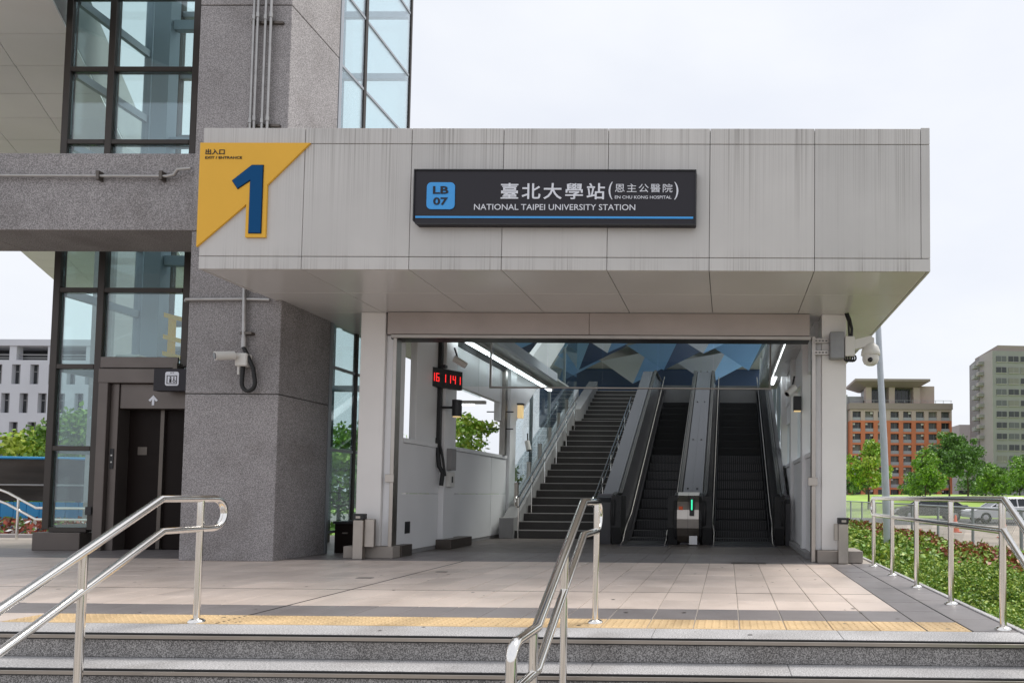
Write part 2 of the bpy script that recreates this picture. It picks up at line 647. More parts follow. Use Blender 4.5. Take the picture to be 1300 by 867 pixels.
# ---- platform with tiles
TW, TD, GAP = .311, .445, .007
pl = struct('platform', MB().box(-26, PX1, NOSE + .3, 14.0, GZ, -.006), 'grout')
XB = 1.332                                      # where the grey edge strip begins
t_yel = MB()
t_yel.box(-(TW - GAP) / 2, (TW - GAP) / 2, -.16, .16, -.02, 0, .003)
for i in range(6):
    for j in range(6):
        cx, cy = -.125 + .05 * i, -.125 + .05 * j
        r0, r1, q = .0125, .007, 6
        ring0 = [(cx + r0 * math.cos(k * math.pi / 3), cy + r0 * math.sin(k * math.pi / 3), 0) for k in range(q)]
        ring1 = [(cx + r1 * math.cos(k * math.pi / 3), cy + r1 * math.sin(k * math.pi / 3), .005) for k in range(q)]
        t_yel.add(ring0 + ring1, [(k, (k + 1) % q, q + (k + 1) % q, q + k) for k in range(q)] + [tuple(range(q, 2 * q))])
me_yel = t_yel.mesh('tactile_tile')
me_yel.materials.append(MATS['tile_yellow'])
me_beige = box_mesh('floor_tile', TW - GAP, TD - GAP, .02, .003, 'tile_beige')
me_grey = box_mesh('floor_tile', TW - GAP, TD - GAP, .02, .003, 'tile_grey')
ntile = 0
rest = {'tile_beige': MB(), 'tile_grey': MB(), 'tile_inner': MB()}


def tile(me, x, y):
    o = bpy.data.objects.new('floor_tile', me)
    COL.objects.link(o)
    o.parent = pl
    o.location = (x, y, random.uniform(-.0008, .0008))
    return o


Y0 = 4.925
k = 0
while XB - TW * (k + .5) > -6.0:
    x = XB - TW * (k + .5)
    if x > -5.0:
        o = bpy.data.objects.new('tactile_tile', me_yel)
        COL.objects.link(o)
        o.parent = pl
        o.location = (x, 4.757, .001)
    else:
        rest['tile_beige'].box(x - TW / 2 + GAP, x + TW / 2, 4.6, 4.92, -.02, 0)
    k += 1
o = bpy.data.objects.new('tactile_tile', me_yel)
COL.objects.link(o)
o.parent = pl
o.location = (XB + .149, 4.757, .001)
o.scale = (.95, 1, 1)
for row in range(12):
    y = Y0 + TD * (row + .5)
    k = 0
    while True:
        x = XB - TW * (k + .5)
        if x < -21:
            break
        grey = row == 0 or row >= 9
        px = x / y * 870 + 924
        if row <= 8 and px > -20 and ntile < 268:
            tile(me_grey if grey else me_beige, x, y)
            ntile += 1
        else:
            rest['tile_grey' if grey else 'tile_beige'].box(x - TW / 2 + GAP, x + TW / 2, y - TD / 2 + GAP, y + TD / 2, -.02, 0)
        k += 1
for row in range(11):                             # the grey strip along the edge, two tiles wide, staggered
    for c in range(2):
        y = (4.6 if c else Y0) + TD * (row + .5)
        x = XB + .3 * (c + .5)
        if y > 9.15:
            continue
        if row < 10:
            o = tile(me_grey, x, y)
            o.scale = (.96, 1, 1)
        else:
            rest['tile_grey'].box(x - .147, x + .147, y - TD / 2 + GAP, y + TD / 2, -.02, 0)
y = Y0 + 12 * TD
while y < 13.6:
    for k in range(24):
        x = 1.3 - .45 * k
        rest['tile_inner'].box(x - .445, x, y + .004, y + .445, -.02, -.001)
    y += .45
for mname, mb in rest.items():
    o = mb.build('floor_tiles', mname, pl, fix=False)
    o['kind'] = 'stuff'
gum = MB()
for k in range(110):
    gx_, gy_, gr = random.uniform(-8, 1.7), random.uniform(4.4, 9.2), random.uniform(.006, .02)
    pts_ = [(gx_ + gr * random.uniform(.7, 1.2) * math.cos(q * .9), gy_ + gr * random.uniform(.7, 1.2) * math.sin(q * .9), .0015) for q in range(7)]
    gum.add(pts_, [tuple(range(7))])
o = gum.build('gum_spots', 'bronze', pl)
o['kind'] = 'stuff'
# floor drains / service plates let into the tiles
for (x, y, sx, sy) in ((-3.75, 7.1, .16, .07), (-3.2, 7.7, .12, .06), (.28, 9.0, .45, .22)):
    d_ = MB().box(x - sx / 2, x + sx / 2, y - sy / 2, y + sy / 2, 0, .003)
    d_.build('drain_cover', 'bronze', pl)

for a in ((-3.435, -3.42, 4.6, 8.92), (XB + .296, XB + .306, 4.6, 9.1), (XB - .006, XB + .002, 4.6, 9.0)):
    MB().box(a[0], a[1], a[2], a[3], 0, .0015).build('expansion_joint', 'black_rubber', pl)
MB().box(-9, XB - .006, 6.252, 6.264, 0, .0012).build('expansion_joint', 'bronze', pl)

# ---- granite steps
st = struct('steps', MB().prism([(NOSE + .3, GZ), (NOSE + .3, -.032), (NOSE + .062, -.032), (NOSE + .062, -.187), (NOSE - .198, -.187), (NOSE - .198, -.342), (NOSE - .458, -.342), (NOSE - .458, -.497), (NOSE - .718, -.497), (NOSE - .718, GZ)], -26, PX1, 'X'), 'granite_riser')
RISE, GO, SL = .155, .26, 1.2
for i in range(4):
    zt, yn = -RISE * i, NOSE - GO * i
    yb = yn + (.315 if i == 0 else GO + .03)
    n_sl = 19
    for k in range(n_sl):
        x1 = PX1 - SL * k - (.35 if (i % 2 and k) else 0)
        x0 = PX1 - SL * (k + 1) - (.35 if i % 2 else 0)
        if x0 < -9:
            continue
        MB().box(x0 + .0015, x1 - .0015, yn + .02, yb, zt - .03, zt, .003).build('tread_slab', 'granite_tread', st)
        if zt - RISE > GZ - .1:
            MB().box(x0 + .3 + .001, x1 + (.3 if k else 0) - .001, yn + .028, yn + .06, zt - RISE + .002, zt - .0305).build('riser_slab', 'granite_riser', st)
    MB().box(-9, PX1 - .002, yn + .008, yn + .0198, zt - .012, zt - .001, .002).build('rubber_strip', 'black_rubber', st)
    MB().box(-9, PX1 - .002, yn, yn + .0198, zt - .036, zt - .0125, .002).build('nosing_strip', 'brushed', st)
    MB().box(-9, PX1 - .002, yn + .012, yn + .0275, zt - .044, zt - .0365).build('nosing_seal', 'black_rubber', st)
# side kerb of the platform
MB().box(PX1 + .001, PX1 + .045, NOSE - .2, 14, GZ, .012, .004).build('edge_kerb', 'granite_tread', pl)

# ================================================================== GRANITE COLUMN, BEAM, VIADUCT
CX0, CX1, CY0, CY1 = -6.98, -5.77, 8.68, 9.78
c = T('granite_column', 'tall square grey granite column behind the left end of the canopy', 'column', (-6.4, 9.2, 0))
prev = 0.0
for zt in (2.13, 4.25, 7.27, 10.4, 13.5):
    c.part('stone_block', MB().box(CX0, CX1, CY0, CY1, prev + (.008 if prev else 0), zt - .004, .006), 'granite_wall')
    prev = zt
c.part('joint_core', MB().box(CX0 + .02, CX1 - .02, CY0 + .02, CY1 - .02, 0, 13.4), 'dark_gap')

c = T('granite_beam', 'long grey granite beam running left from the tall column', 'beam', (-10, 9.1, 4.29))
for x0, x1 in ((-16, -13), (-13, -10.02), (-10.02, CX0)):
    c.part('stone_block', MB().box(x0 + .004, x1 - .004, 8.75, 9.56, 4.29, 5.315, .006), 'granite_wall')

# the footbridge deck overhead at the upper left, skewed to the entrance
c = T('footbridge', 'pale panelled underside of the elevated deck at upper left', 'footbridge', (-15, 16, 8))
LX = lambda y: -14.3 - .63 * (y - 9)
n_r = 20
for j in range(n_r):
    ya, yb = 7.9 + .8 * j, 7.9 + .8 * (j + 1)
    for i in range(4):
        f0, f1 = i * 1.195, (i + 1) * 1.195
        p = [(LX(ya) + f0 + .006, ya + .006), (LX(ya) + f1 - .006, ya + .006), (LX(yb) + f1 - .006, yb - .006), (LX(yb) + f0 + .006, yb - .006)]
        c.part('soffit_panel', MB().prism(p, 8.0, 8.04, 'Z'), 'wall_pale')
ya, yb = 7.9, 7.9 + .8 * n_r
c.part('deck_slab', MB().prism([(LX(ya), ya), (LX(ya) + 4.78, ya), (LX(yb) + 4.78, yb), (LX(yb), yb)], 8.045, 9.2, 'Z'), 'concrete')
for i, (x, y) in enumerate(((-12.85, 14.0), (-18.0, 20.5))):
    c = T('bridge_pier', ('slim concrete pier seen through the left bay of the lift tower' if i == 0 else 'concrete pier farther back under the elevated deck'), 'pier', (x, y, GZ))
    mb = MB()
    mb.box(x - .24, x + .24, y - .24, y + .24, GZ, 8.0, .03)
    c.part('shaft', mb, 'concrete')
    c.part('cap', MB().box(x - .34, x + .34, y - .34, y + .34, 7.7, 7.995, .02), 'concrete')

# ================================================================== GLASS LIFT TOWER
TX0, TX1, TY0, TY1, TH = -10.05, -5.82, 10.05, 12.05, 13.2
c = T('lift_tower', 'glass lift tower with dark bronze frame left of the granite column', 'lift tower', (-8, 11, 0))
ZL = [.3, 1.5, 2.72, 3.87, 5.0, 6.13, 7.255, 8.4, 9.55, 10.7, 11.9, TH]


def mull(x, y, w, d, z0, z1, m='mullion'):
    c.part('mullion', MB().box(x - w / 2, x + w / 2, y - d / 2, y + d / 2, z0, z1, .004), m)


for x in (TX0, -9.38, -8.09, -6.95):
    mull(x, TY0, .10, .1, (.3 if x in (TX0, -9.38) else 2.72) if x != -9.38 else .3, TH)
for x in (TX0, -8.5, -7.1, TX1):
    mull(x, TY1, .12 if x != TX1 else .05, .12 if x != TX1 else .05, 0, TH)
mull(TX0, 11.5, .13, .2, 0, TH, 'guide_steel')
mull(TX1, 9.86, .07, .07, 0, TH, 'side_frame')
mull(TX1, 10.56, .05, .07, 0, TH)
bays = [(TX0 + .056, -9.436), (-9.324, -8.146), (-8.034, -7.006)]
for i, z in enumerate(ZL):
    for b, (x0, x1) in enumerate(bays):
        if z < 2.7 and b > 0:
            continue
        c.part('transom', MB().box(x0, x1, TY0 - .05, TY0 + .05, z - .035, z + .035, .004), 'mullion')
    c.part('transom', MB().box(TX0 - .04, TX0 + .04, TY0 + .082, 11.398, z - .06, z + .06), 'side_frame')
    c.part('transom', MB().box(TX0 - .04, TX0 + .04, 11.602, TY1 - .062, z - .06, z + .06), 'side_frame')
    for ya, yb in ((9.9, 10.52), (10.6, TY1 - .062)):
        c.part('transom', MB().box(TX1 - .02, TX1 + .02, ya, yb, z - .02, z + .02), 'side_frame')
    for x0, x1 in ((TX0 + .062, -8.562), (-8.438, -7.162), (-7.038, TX1 - .062)):
        if z > 2.7:
            c.part('transom', MB().box(x0, x1, TY1 - .04, TY1 + .04, z - .05, z + .05), 'side_frame')
for i in range(len(ZL) - 1):
    z0, z1 = ZL[i] + .062, ZL[i + 1] - .062
    for b, (x0, x1) in enumerate(bays):
        if b > 0 and i < 2:
            continue
        c.part('pane', MB().box(x0, x1, TY0 - .01, TY0 + .01, ZL[i] + .036, ZL[i + 1] - .036), 'pane')
    for ya, yb in ((TY0 + .085, 11.395), (11.605, TY1 - .065)):
        c.part('pane', MB().box(TX0 - .01, TX0 + .01, ya, yb, z0, z1), 'pane_clear')
    for ya, yb in ((9.9, 10.52), (10.6, TY1 - .062)):
        c.part('pane', MB().box(TX1 - .01, TX1 + .01, ya, yb, ZL[i] + .021, ZL[i + 1] - .021), 'pane')
    for x0, x1 in ((TX0 + .062, -8.562), (-8.438, -7.162), (-7.038, TX1 - .062)):
        c.part('pane', MB().box(x0, x1, TY1 - .01, TY1 + .01, z0, z1), 'pane_clear')
c.part('plinth', MB().box(-10.16, -9.46, 9.93, 10.5, 0, .262, .006), 'portal')
c.part('roof', MB().box(TX0 - .15, TX1 + .1, 9.7, TY1 + .15, TH + .04, TH + .25), 'bronze')
# lift portal
c.part('portal_jamb', MB().box(-9.31, -9.17, 9.96, 10.3, 0, 2.56, .006), 'portal')
c.part('portal_header', MB().box(-9.31, -7.0, 9.95, 10.3, 2.47, 2.68, .006), 'portal')
c.part('door_jamb', MB().box(-9.166, -9.05, 10.02, 10.3, 0, 2.465, .004), 'portal')
c.part('door_lintel', MB().box(-9.046, -7.0, 10.04, 10.3, 2.1, 2.465, .004), 'portal')
dr = c.part('lift_door', MB().box(-9.045, -8.56, 10.22, 10.26, 0.01, 2.098), 'elevator_dark')
dr = c.part('lift_door', MB().box(-8.5, -7.05, 10.24, 10.28, 0.01, 2.098), 'elevator_dark')
c.part('door_post', MB().box(-8.558, -8.502, 10.2, 10.28, 0.01, 2.098), 'bronze')
c.part('back_wall', MB().box(-9.3, -7.0, 10.302, 10.36, 0, 2.68), 'elevator_dark')
c.part('door_sticker', MB().box(-8.9, -8.76, 10.214, 10.2195, 1.42, 1.54), 'bronze')
cp = c.part('call_panel', MB().box(-9.14, -9.085, 10.01, 10.02, 1.2, 1.5, .002), 'black_paint')
for z in (1.3, 1.4):
    c.part('button', MB().lathe((-9.112, 10.008, z), [(0, -.004), (.012, -.003), (.014, .002)], 10, 'Y'), 'camera_white', cp)
c.part('intercom', MB().box(-9.42, -9.33, 9.955, 9.968, .52, .64, .003), 'black_paint')
for z0, z1, m in ((2.72, 2.8, 'brushed'),):
    c.part('sill_band', MB().box(-9.31, -8.15, TY0 - .075, TY0 - .051, z0 - .02, z1 + .06, .003), 'portal')
# inside: lift guide frame, cables, landing guard
c.part('guide_column', MB().box(-9.62, -9.34, 11.0, 11.2, 2.7, TH), 'guide_steel')
c.part('guide_column', MB().box(-7.7, -7.5, 11.2, 11.4, 2.7, TH), 'guide_steel')
for x in (-8.62, -8.56, -8.5, -8.44):
    c.part('cable', MB().tube([(x, 10.8, 3.0), (x, 10.8, TH)], .009, 6), 'black_rubber')
for z in (4.6, 6.6, 8.6):
    c.part('guide_beam', MB().box(-9.33, -7.71, 11.05, 11.15, z, z + .16), 'guide_steel')
c.part('motor_box', MB().box(-9.3, -8.95, 10.2, 10.45, 2.8, 2.94, .01), 'camera_white')

c = T('landing_guard', 'yellow steel guard rail standing inside the lift tower glass', 'guard rail', (-8.4, 10.5, 2.78))
for x in (-8.72, -8.3):
    c.part('post', MB().box(x - .035, x + .035, 10.5, 10.57, 2.78, 3.58 if x < -8.5 else 3.5), 'yellow_steel')
for z in (2.98, 3.24, 3.58):
    c.part('rail', MB().prism([(-8.78, z), (-8.78, z + .07), (-8.1, z - .1), (-8.1, z - .17)], 10.44, 10.495, 'Y'), 'yellow_steel')
c.part('foot_block', MB().box(-8.4, -8.13, 10.52, 10.75, 2.78, 3.06, .01), 'box_grey')

# ================================================================== ENTRANCE CANOPY
FY, FX0, FX1, FZ0, FZ1 = 7.45, -5.9, 2.21, 3.35, 4.95
JX = [FX0, -4.75, -3.55, -2.52, -1.35, -.22, .94, 2.11, FX1]
c = T('entrance_canopy', 'big grey metal canopy box with rain streaks over the escalators', 'canopy', (-1.8, 9, 3.35))
for i in range(len(JX) - 1):
    x0, x1 = JX[i] + (.003 if i else 0), JX[i + 1] - (.003 if i < len(JX) - 2 else 0)
    for z0, z1 in ((FZ0, 3.491), (3.498, 4.768), (4.775, FZ1 + (.012 if i == len(JX) - 2 else 0))):
        if z0 == FZ0 and i == len(JX) - 2:
            continue
        xe = FX1 if (z0 == FZ0 and i == len(JX) - 3) else x1
        c.part('panel', MB().box(x0, xe, FY, FY + .03, z0, z1, .003), 'cladding')
ys = [FY + .031, 8.35, 9.27, 10.3, 11.4, 12.6, 14.2]
for j in range(6):
    for z0, z1 in ((FZ0, 3.491), (3.498, 4.768), (4.775, FZ1)):
        c.part('panel', MB().box(FX1 - .03, FX1, ys[j] + .003, ys[j + 1] - .003, z0, z1), 'cladding')
        if j != 1 and j != 2:
            c.part('panel', MB().box(FX0, FX0 + .03, ys[j] + .003, ys[j + 1] - .003, z0, z1), 'cladding')
for i in range(len(JX) - 2):
    x0, x1 = JX[i] + .004 + (.03 if i == 0 else 0), (JX[i + 1] if i < 6 else FX1 - .032) - .004
    for j in range(6):
        if j >= 2 and 1 <= i < 6:
            continue
        c.part('soffit_panel', MB().box(x0, x1, ys[j] + .004, ys[j + 1] - .004, FZ0 + .001, FZ0 + .025, .003), 'soffit')
c.part('frame', MB().box(FX0 + .04, FX1 - .04, FY + .04, 9.25, FZ0 + .03, FZ1 - .03), 'dark_gap')
c.part('frame', MB().box(FX0 + .04, -4.6, 9.251, 14.1, FZ0 + .03, FZ1 - .03), 'dark_gap')
c.part('frame', MB().box(1.2, FX1 - .04, 9.251, 14.1, FZ0 + .03, FZ1 - .03), 'dark_gap')
c.part('roof', MB().box(FX0 + .03, FX1 - .03, FY + .03, 14.2, FZ1 - .028, FZ1 - .01), 'cladding')

c = T('shutter_housing', 'roller shutter box and slot across the top of the opening', 'shutter box', (-1.8, 9.3, 3.03))
for x0, x1 in ((-4.66, -1.9), (-1.896, 1.1)):
    c.part('cover_panel', MB().box(x0, x1, 9.22, 9.5, 3.045, 3.345, .004), 'header')
c.part('slot', MB().box(-4.62, 1.1, 9.25, 9.46, 2.985, 3.043), 'black_paint')
c.part('bottom_bar', MB().box(-4.6, 1.12, 9.2, 9.245, 2.99, 3.035, .004), 'brushed')
for x0, x1, nm in ((-4.575, -4.525, 0), (1.13, 1.185, 1)):
    c.part('guide_rail', MB().box(x0, x1, 9.22, 9.36, 0, 3.04, .004), 'brushed')
    c.part('lock_box', MB().box(x0 - .05, x1 + .02, 9.19, 9.219, 1.02, 1.13, .004), 'brushed')

# ---- the two white columns with stone plinths
c = T('entrance_column', 'white square column on the left side of the escalator opening', 'column', (-4.85, 9.35, 0), 'white columns of the entrance')
c.part('shaft', MB().box(-5.04, -4.70, 9.25, 9.62, .16, 3.349, .006), 'white_column')
c.part('reveal', MB().box(-4.699, -4.58, 9.3, 9.6, .16, 3.04, .004), 'white_panel')
c.part('plinth', MB().box(-5.16, -4.49, 9.19, 9.7, 0, .158, .006), 'plinth_stone')
c = T('entrance_column', 'white square column on the right side of the opening, carrying the dome camera', 'column', (1.4, 9.35, 0), 'white columns of the entrance')
c.part('shaft', MB().box(1.27, 1.60, 9.25, 9.62, .16, 3.349, .006), 'white_column')
c.part('reveal', MB().box(1.19, 1.269, 9.3, 9.6, .16, 3.04, .004), 'white_panel')
c.part('plinth', MB().box(1.2, 1.80, 9.13, 9.7, 0, .158, .006), 'plinth_stone')

# ---- stainless floor posts in front of the columns
for x, lab in ((-4.88, 'stainless floor post with black cap before the left white column'), (1.53, 'stainless floor post with black cap before the right white column')):
    c = T('floor_post', lab, 'post', (x, 9.1, 0), 'stainless floor posts by the columns')
    c.part('shaft', MB().box(x - .07, x + .06, 9.03, 9.125, 0, .52, .006), 'brushed')
    c.part('side_plate', MB().box(x + .062, x + .19, 9.07, 9.13, .16, .53, .004) if x < 0 else MB().box(x - .12, x - .072, 9.05, 9.125, .3, .52, .004), 'brushed')
    cap = c.part('cap', MB().box(x - .075, x + .065, 9.028, 9.127, .522, .6, .004), 'black_paint')
    c.part('latch', MB().box(x - .03, x + .03, 9.02, 9.0275, .54, .57), 'brushed', cap)

# ================================================================== SIGNS
c = T('station_sign', 'long black station name sign with blue stripe on the canopy front', 'sign', (-1.93, 7.4, 3.83))
SY = 7.36
bd = MB().prism([(-3.47, 3.86), (-3.44, 3.825), (-.375, 3.825), (-.365, 3.84), (-.365, 4.435), (-3.47, 4.435)], SY, FY - .002, 'Y')
b_ = c.part('board', bd, 'sign_black')
fr = MB()
for a in ((-3.47, -.365, 4.425, 4.437), (-3.44, -.365, 3.822, 3.834)):
    fr.box(a[0], a[1], SY - .012, SY - .001, a[2], a[3])
fr.box(-.377, -.365, SY - .012, SY - .001, 3.8345, 4.4245)
fr.box(-3.472, -3.46, SY - .012, SY - .001, 3.862, 4.4245)
c.part('rim', fr, 'black_paint', b_)
c.part('blue_stripe', MB().box(-3.445, -.395, SY - .006, SY - .001, 3.893, 3.915), 'sign_blue')
bg_ = c.part('line_badge', MB().prism(rounded(-3.325, -3.015, 3.99, 4.29, .05), SY - .008, SY - .001, 'Y'), 'sign_blue')
c.part('lettering', text_mb('LB', -3.255, -3.085, 4.16, 4.245, SY - .013, bold=.025), 'sign_black', bg_)
c.part('lettering', text_mb('07', -3.25, -3.09, 4.035, 4.12, SY - .013, bold=.025), 'sign_black', bg_)
c.part('lettering', text_mb('臺北大學站', -2.51, -1.365, 4.105, 4.285, SY - .006, spacing=1.22, bold=.012), 'sign_white')
c.part('lettering', text_mb('NATIONAL TAIPEI UNIVERSITY STATION', -2.80, -1.03, 3.985, 4.05, SY - .006, bold=.002), 'sign_white')
c.part('lettering', text_mb('恩主公醫院', -1.255, -.625, 4.185, 4.28, SY - .006, spacing=1.2), 'sign_white')
c.part('lettering', text_mb('EN CHU KONG HOSPITAL', -1.255, -.635, 4.113, 4.147, SY - .006, bold=.006), 'sign_white')
c.part('lettering', text_mb('(', -1.325, -1.28, 4.105, 4.3, SY - .006), 'sign_white')
c.part('lettering', text_mb(')', -.605, -.56, 4.105, 4.3, SY - .006), 'sign_white')

c = T('exit_sign', 'yellow cut-out exit sign with a large blue 1 at the canopy corner', 'sign', (-5.4, 7.42, 3.6))
EY = 7.425
yp = [(-5.915, 4.768), (-4.68, 4.768), (-5.146, 4.292), (-5.146, 3.7), (-5.372, 3.7), (-5.372, 4.073), (-5.915, 3.592)]
bd = c.part('board', MB().prism(yp, EY, FY - .002, 'Y'), 'exit_yellow')
one = [(-5.53, 4.335), (-5.318, 4.508), (-5.195, 4.508), (-5.195, 3.746), (-5.328, 3.746), (-5.328, 4.345), (-5.47, 4.247)]
c.part('numeral', MB().prism(one, EY - .012, EY - .006, 'Y'), 'exit_blue')
cxm, czm = -5.33, 4.2
grow = []
for i in range(len(one)):
    a, p, q = Vector(one[i - 1]), Vector(one[i]), Vector(one[(i + 1) % len(one)])
    d1, d2 = (p - a).normalized(), (q - p).normalized()
    n1, n2 = Vector((-d1.y, d1.x)), Vector((-d2.y, d2.x))
    nn = (n1 + n2)
    nn = nn / max(.4, nn.length_squared / 2)
    grow.append(p + nn * .007)
c.part('numeral_outline', MB().prism([tuple(g) for g in grow], EY - .006, EY - .001, 'Y'), 'exit_black')
c.part('lettering', text_mb('出入口', -5.85, -5.635, 4.632, 4.695, EY - .005, bold=.012), 'exit_black')
c.part('lettering', text_mb('EXIT / ENTRANCE', -5.85, -5.437, 4.583, 4.611, EY - .005, bold=.006), 'exit_black')

c = T('lift_sign', 'black hanging lift sign with white pictogram above the lift door', 'sign', (-8.3, 9.85, 2.34))
b_ = c.part('board', MB().box(-8.37, -7.85, 9.82, 9.94, 2.335, 2.66, .004), 'sign_black')
pic = c.part('pictogram', MB().prism(rounded(-8.195, -7.995, 2.41, 2.615, .03), 9.814, 9.819, 'Y'), 'sign_white', b_)
pm = MB()
pm.box(-8.17, -8.02, 9.811, 9.8135, 2.435, 2.445).box(-8.17, -8.02, 9.811, 9.8135, 2.55, 2.56).box(-8.17, -8.16, 9.811, 9.8135, 2.4455, 2.5495).box(-8.03, -8.02, 9.811, 9.8135, 2.4455, 2.5495)
pm.prism([(-8.12, 2.59), (-8.1, 2.59), (-8.11, 2.605)], 9.811, 9.8135, 'Y').prism([(-8.09, 2.605), (-8.07, 2.605), (-8.08, 2.59)], 9.811, 9.8135, 'Y')
pm.lathe((-8.115, 9.811, 2.53), [(0, 0), (.013, 0), (.013, .002)], 8, 'Y').box(-8.13, -8.1, 9.811, 9.8135, 2.455, 2.512)
pm.lathe((-8.065, 9.811, 2.53), [(0, 0), (.01, 0), (.01, .002)], 8, 'Y').lathe((-8.06, 9.811, 2.475), [(.012, 0), (.022, 0), (.022, .002)], 10, 'Y').box(-8.072, -8.06, 9.811, 9.8135, 2.49, 2.518)
c.part('symbol', pm, 'sign_black', b_)
c.part('hanger', MB().box(-8.11, -8.05, 9.84, 9.949, 2.662, 2.75), 'bronze')
ar = MB().prism([(-8.615, 2.225), (-8.545, 2.3), (-8.475, 2.225), (-8.5, 2.205), (-8.527, 2.235), (-8.527, 2.15), (-8.563, 2.15), (-8.563, 2.235), (-8.59, 2.205)], 10.034, 10.0385, 'Y').build('arrow_sticker', 'sign_white')
tag(ar, 'white upward arrow sticker on the lift lintel', 'arrow')

# ================================================================== PIPES AND CAMERAS OUTSIDE
for i, x in enumerate((-6.225, -6.172, -6.07, -6.0)):
    lab = ('first', 'second', 'third', 'fourth')[i] + ' from left of the steel conduits up the granite column'
    c = T('conduit_pipe', lab, 'pipe', (x, 8.62, 4.96), 'conduits up the column')
    c.part('pipe', MB().tube([(x, 8.62, 4.93), (x, 8.62, 12)], .017, 8), 'pipe_grey')
    for z in (5.65, 7.03, 8.6):
        c.part('coupling', MB().cyl((x, 8.62), .024, z + .03 * (i % 2), z + .03 * (i % 2) + .06, 8), 'pipe_grey')
for z, w in ((5.62, 'lower'), (7.0, 'upper')):
    o = MB().box(-6.28, -5.86, 8.645, 8.679, z, z + .035, .004).build('pipe_bracket', 'bronze')
    tag(o, w + ' steel bracket holding the four conduits on the column', 'bracket', 'conduit brackets')
c = T('wall_conduit', 'thin conduit clamped along the granite beam at left', 'pipe', (-9, 8.7, 5.0))
c.part('pipe', MB().tube([(-14, 8.7, 5.0), (-7.35, 8.7, 4.985), (-7.25, 8.69, 5.0), (-7.18, 8.66, 5.06), (-7.0, 8.655, 5.07)], .02, 8), 'pipe_grey')
for x in (-11.2, -8.25, -7.42):
    c.part('clamp', MB().box(x - .02, x + .02, 8.67, 8.749, 4.93, 5.05, .004), 'bronze')
c = T('wall_conduit', 'short conduit across the granite column just under the canopy', 'pipe', (-6.4, 8.65, 3.36))
c.part('pipe', MB().tube([(-7.05, 8.9, 3.345), (-7.04, 8.7, 3.345), (-6.99, 8.645, 3.345), (-6.25, 8.645, 3.352)], .02, 8), 'pipe_grey')
c.part('pipe', MB().tube([(-6.2, 8.645, 3.352), (-5.9, 8.645, 3.345)], .02, 8), 'pipe_grey')
c.part('drop_pipe', MB().tube([(-6.225, 8.63, 3.6), (-6.205, 8.63, 2.72)], .025, 10), 'pipe_grey')
c.part('coupling', MB().cyl((-6.206, 8.63), .032, 2.72, 2.85, 10), 'pipe_grey')
c.part('clamp', MB().box(-6.25, -6.1, 8.61, 8.679, 2.89, 2.925, .004), 'bronze')
c = T('bullet_camera', 'white bullet camera on the granite column with looping black cable', 'camera', (-6.25, 8.6, 2.6))
c.part('junction_box', MB().box(-6.27, -6.12, 8.56, 8.679, 2.475, 2.64, .012), 'camera_white')
cb = MB()
cb.tube([(-6.25, 8.53, 2.60), (-6.37, 8.36, 2.56)], .055, 14)
bdy = c.part('body', cb, 'camera_white')
c.part('lens', MB().tube([(-6.3705, 8.3592, 2.5598), (-6.3735, 8.355, 2.559)], .042, 12), 'camera_lens', bdy)
c.part('bracket', MB().tube([(-6.2, 8.6, 2.6), (-6.29, 8.52, 2.61)], .03, 10), 'camera_white')
c.part('gland', MB().cyl((-6.24, 8.6), .014, 2.37, 2.474, 8), 'camera_white')
lp = [(-6.2, 8.62, 2.474)] + [(-6.115 + .085 * math.cos(a), 8.61, 2.27 + .11 * math.sin(a)) for a in [R(180 + 18 * i) for i in range(11)]] + [(-6.06, 8.61, 2.45), (-6.13, 8.61, 2.6), (-6.2, 8.62, 2.72)]
c.part('cable', MB().tube(lp, .024, 10), 'black_rubber')

c = T('dome_camera', 'white dome camera on an arm beside the right white column', 'camera', (1.9, 9.2, 2.65))
c.part('arm', MB().prism([(1.66, 2.84), (1.66, 2.97), (1.9, 3.03), (1.95, 3.0), (1.95, 2.93), (1.82, 2.88)], 9.12, 9.24, 'Y'), 'camera_white')
c.part('mount_box', MB().box(1.56, 1.69, 9.1, 9.25, 2.75, 3.02, .01), 'camera_white')
dm = c.part('hood', MB().lathe((1.915, 9.18, 2.78), [(0, .17), (.05, .165), (.1, .12), (.125, .05), (.13, .0), (.115, -.01), (0, -.01)], 18), 'camera_white')
c.part('dome', MB().lathe((1.915, 9.18, 2.77), [(.11, 0), (.112, -.05), (.09, -.105), (.05, -.13), (0, -.135)], 18), 'camera_white', dm)
c.part('lens', MB().lathe((1.89, 9.075, 2.70), [(0, -.012), (.03, -.01), (.034, .02)], 12, 'Y'), 'camera_lens', dm)
tb = MB()
for k_ in range(3):
    tb.tube([(1.6 + .03 * k_ + .05 * math.cos(a), 9.13, 2.73 + .045 * math.sin(a)) for a in [R(30 * i) for i in range(13)]], .012, 8)
c.part('cable_coil', tb, 'black_rubber')
c.part('cable', MB().tube([(1.6, 9.16, 3.34), (1.63, 9.14, 3.25), (1.655, 9.13, 3.12), (1.65, 9.14, 3.02)], .02, 8).tube([(1.57, 9.16, 3.34), (1.61, 9.14, 3.22), (1.62, 9.14, 3.02)], .014, 8), 'black_rubber')
c = T('junction_box', 'grey steel junction box on slotted rails on the right column', 'box', (1.42, 9.2, 2.76))
c.part('box', MB().box(1.36, 1.55, 9.1, 9.235, 2.72, 3.08, .008), 'box_grey')
for z in (2.79, 2.95):
    rl = c.part('slotted_rail', MB().box(1.16, 1.359, 9.205, 9.245, z, z + .055), 'brushed')
    sm = MB()
    for k_ in range(4):
        sm.box(1.175 + .045 * k_, 1.2 + .045 * k_, 9.2, 9.2045, z + .02, z + .035)
    c.part('slots', sm, 'black_paint', rl)

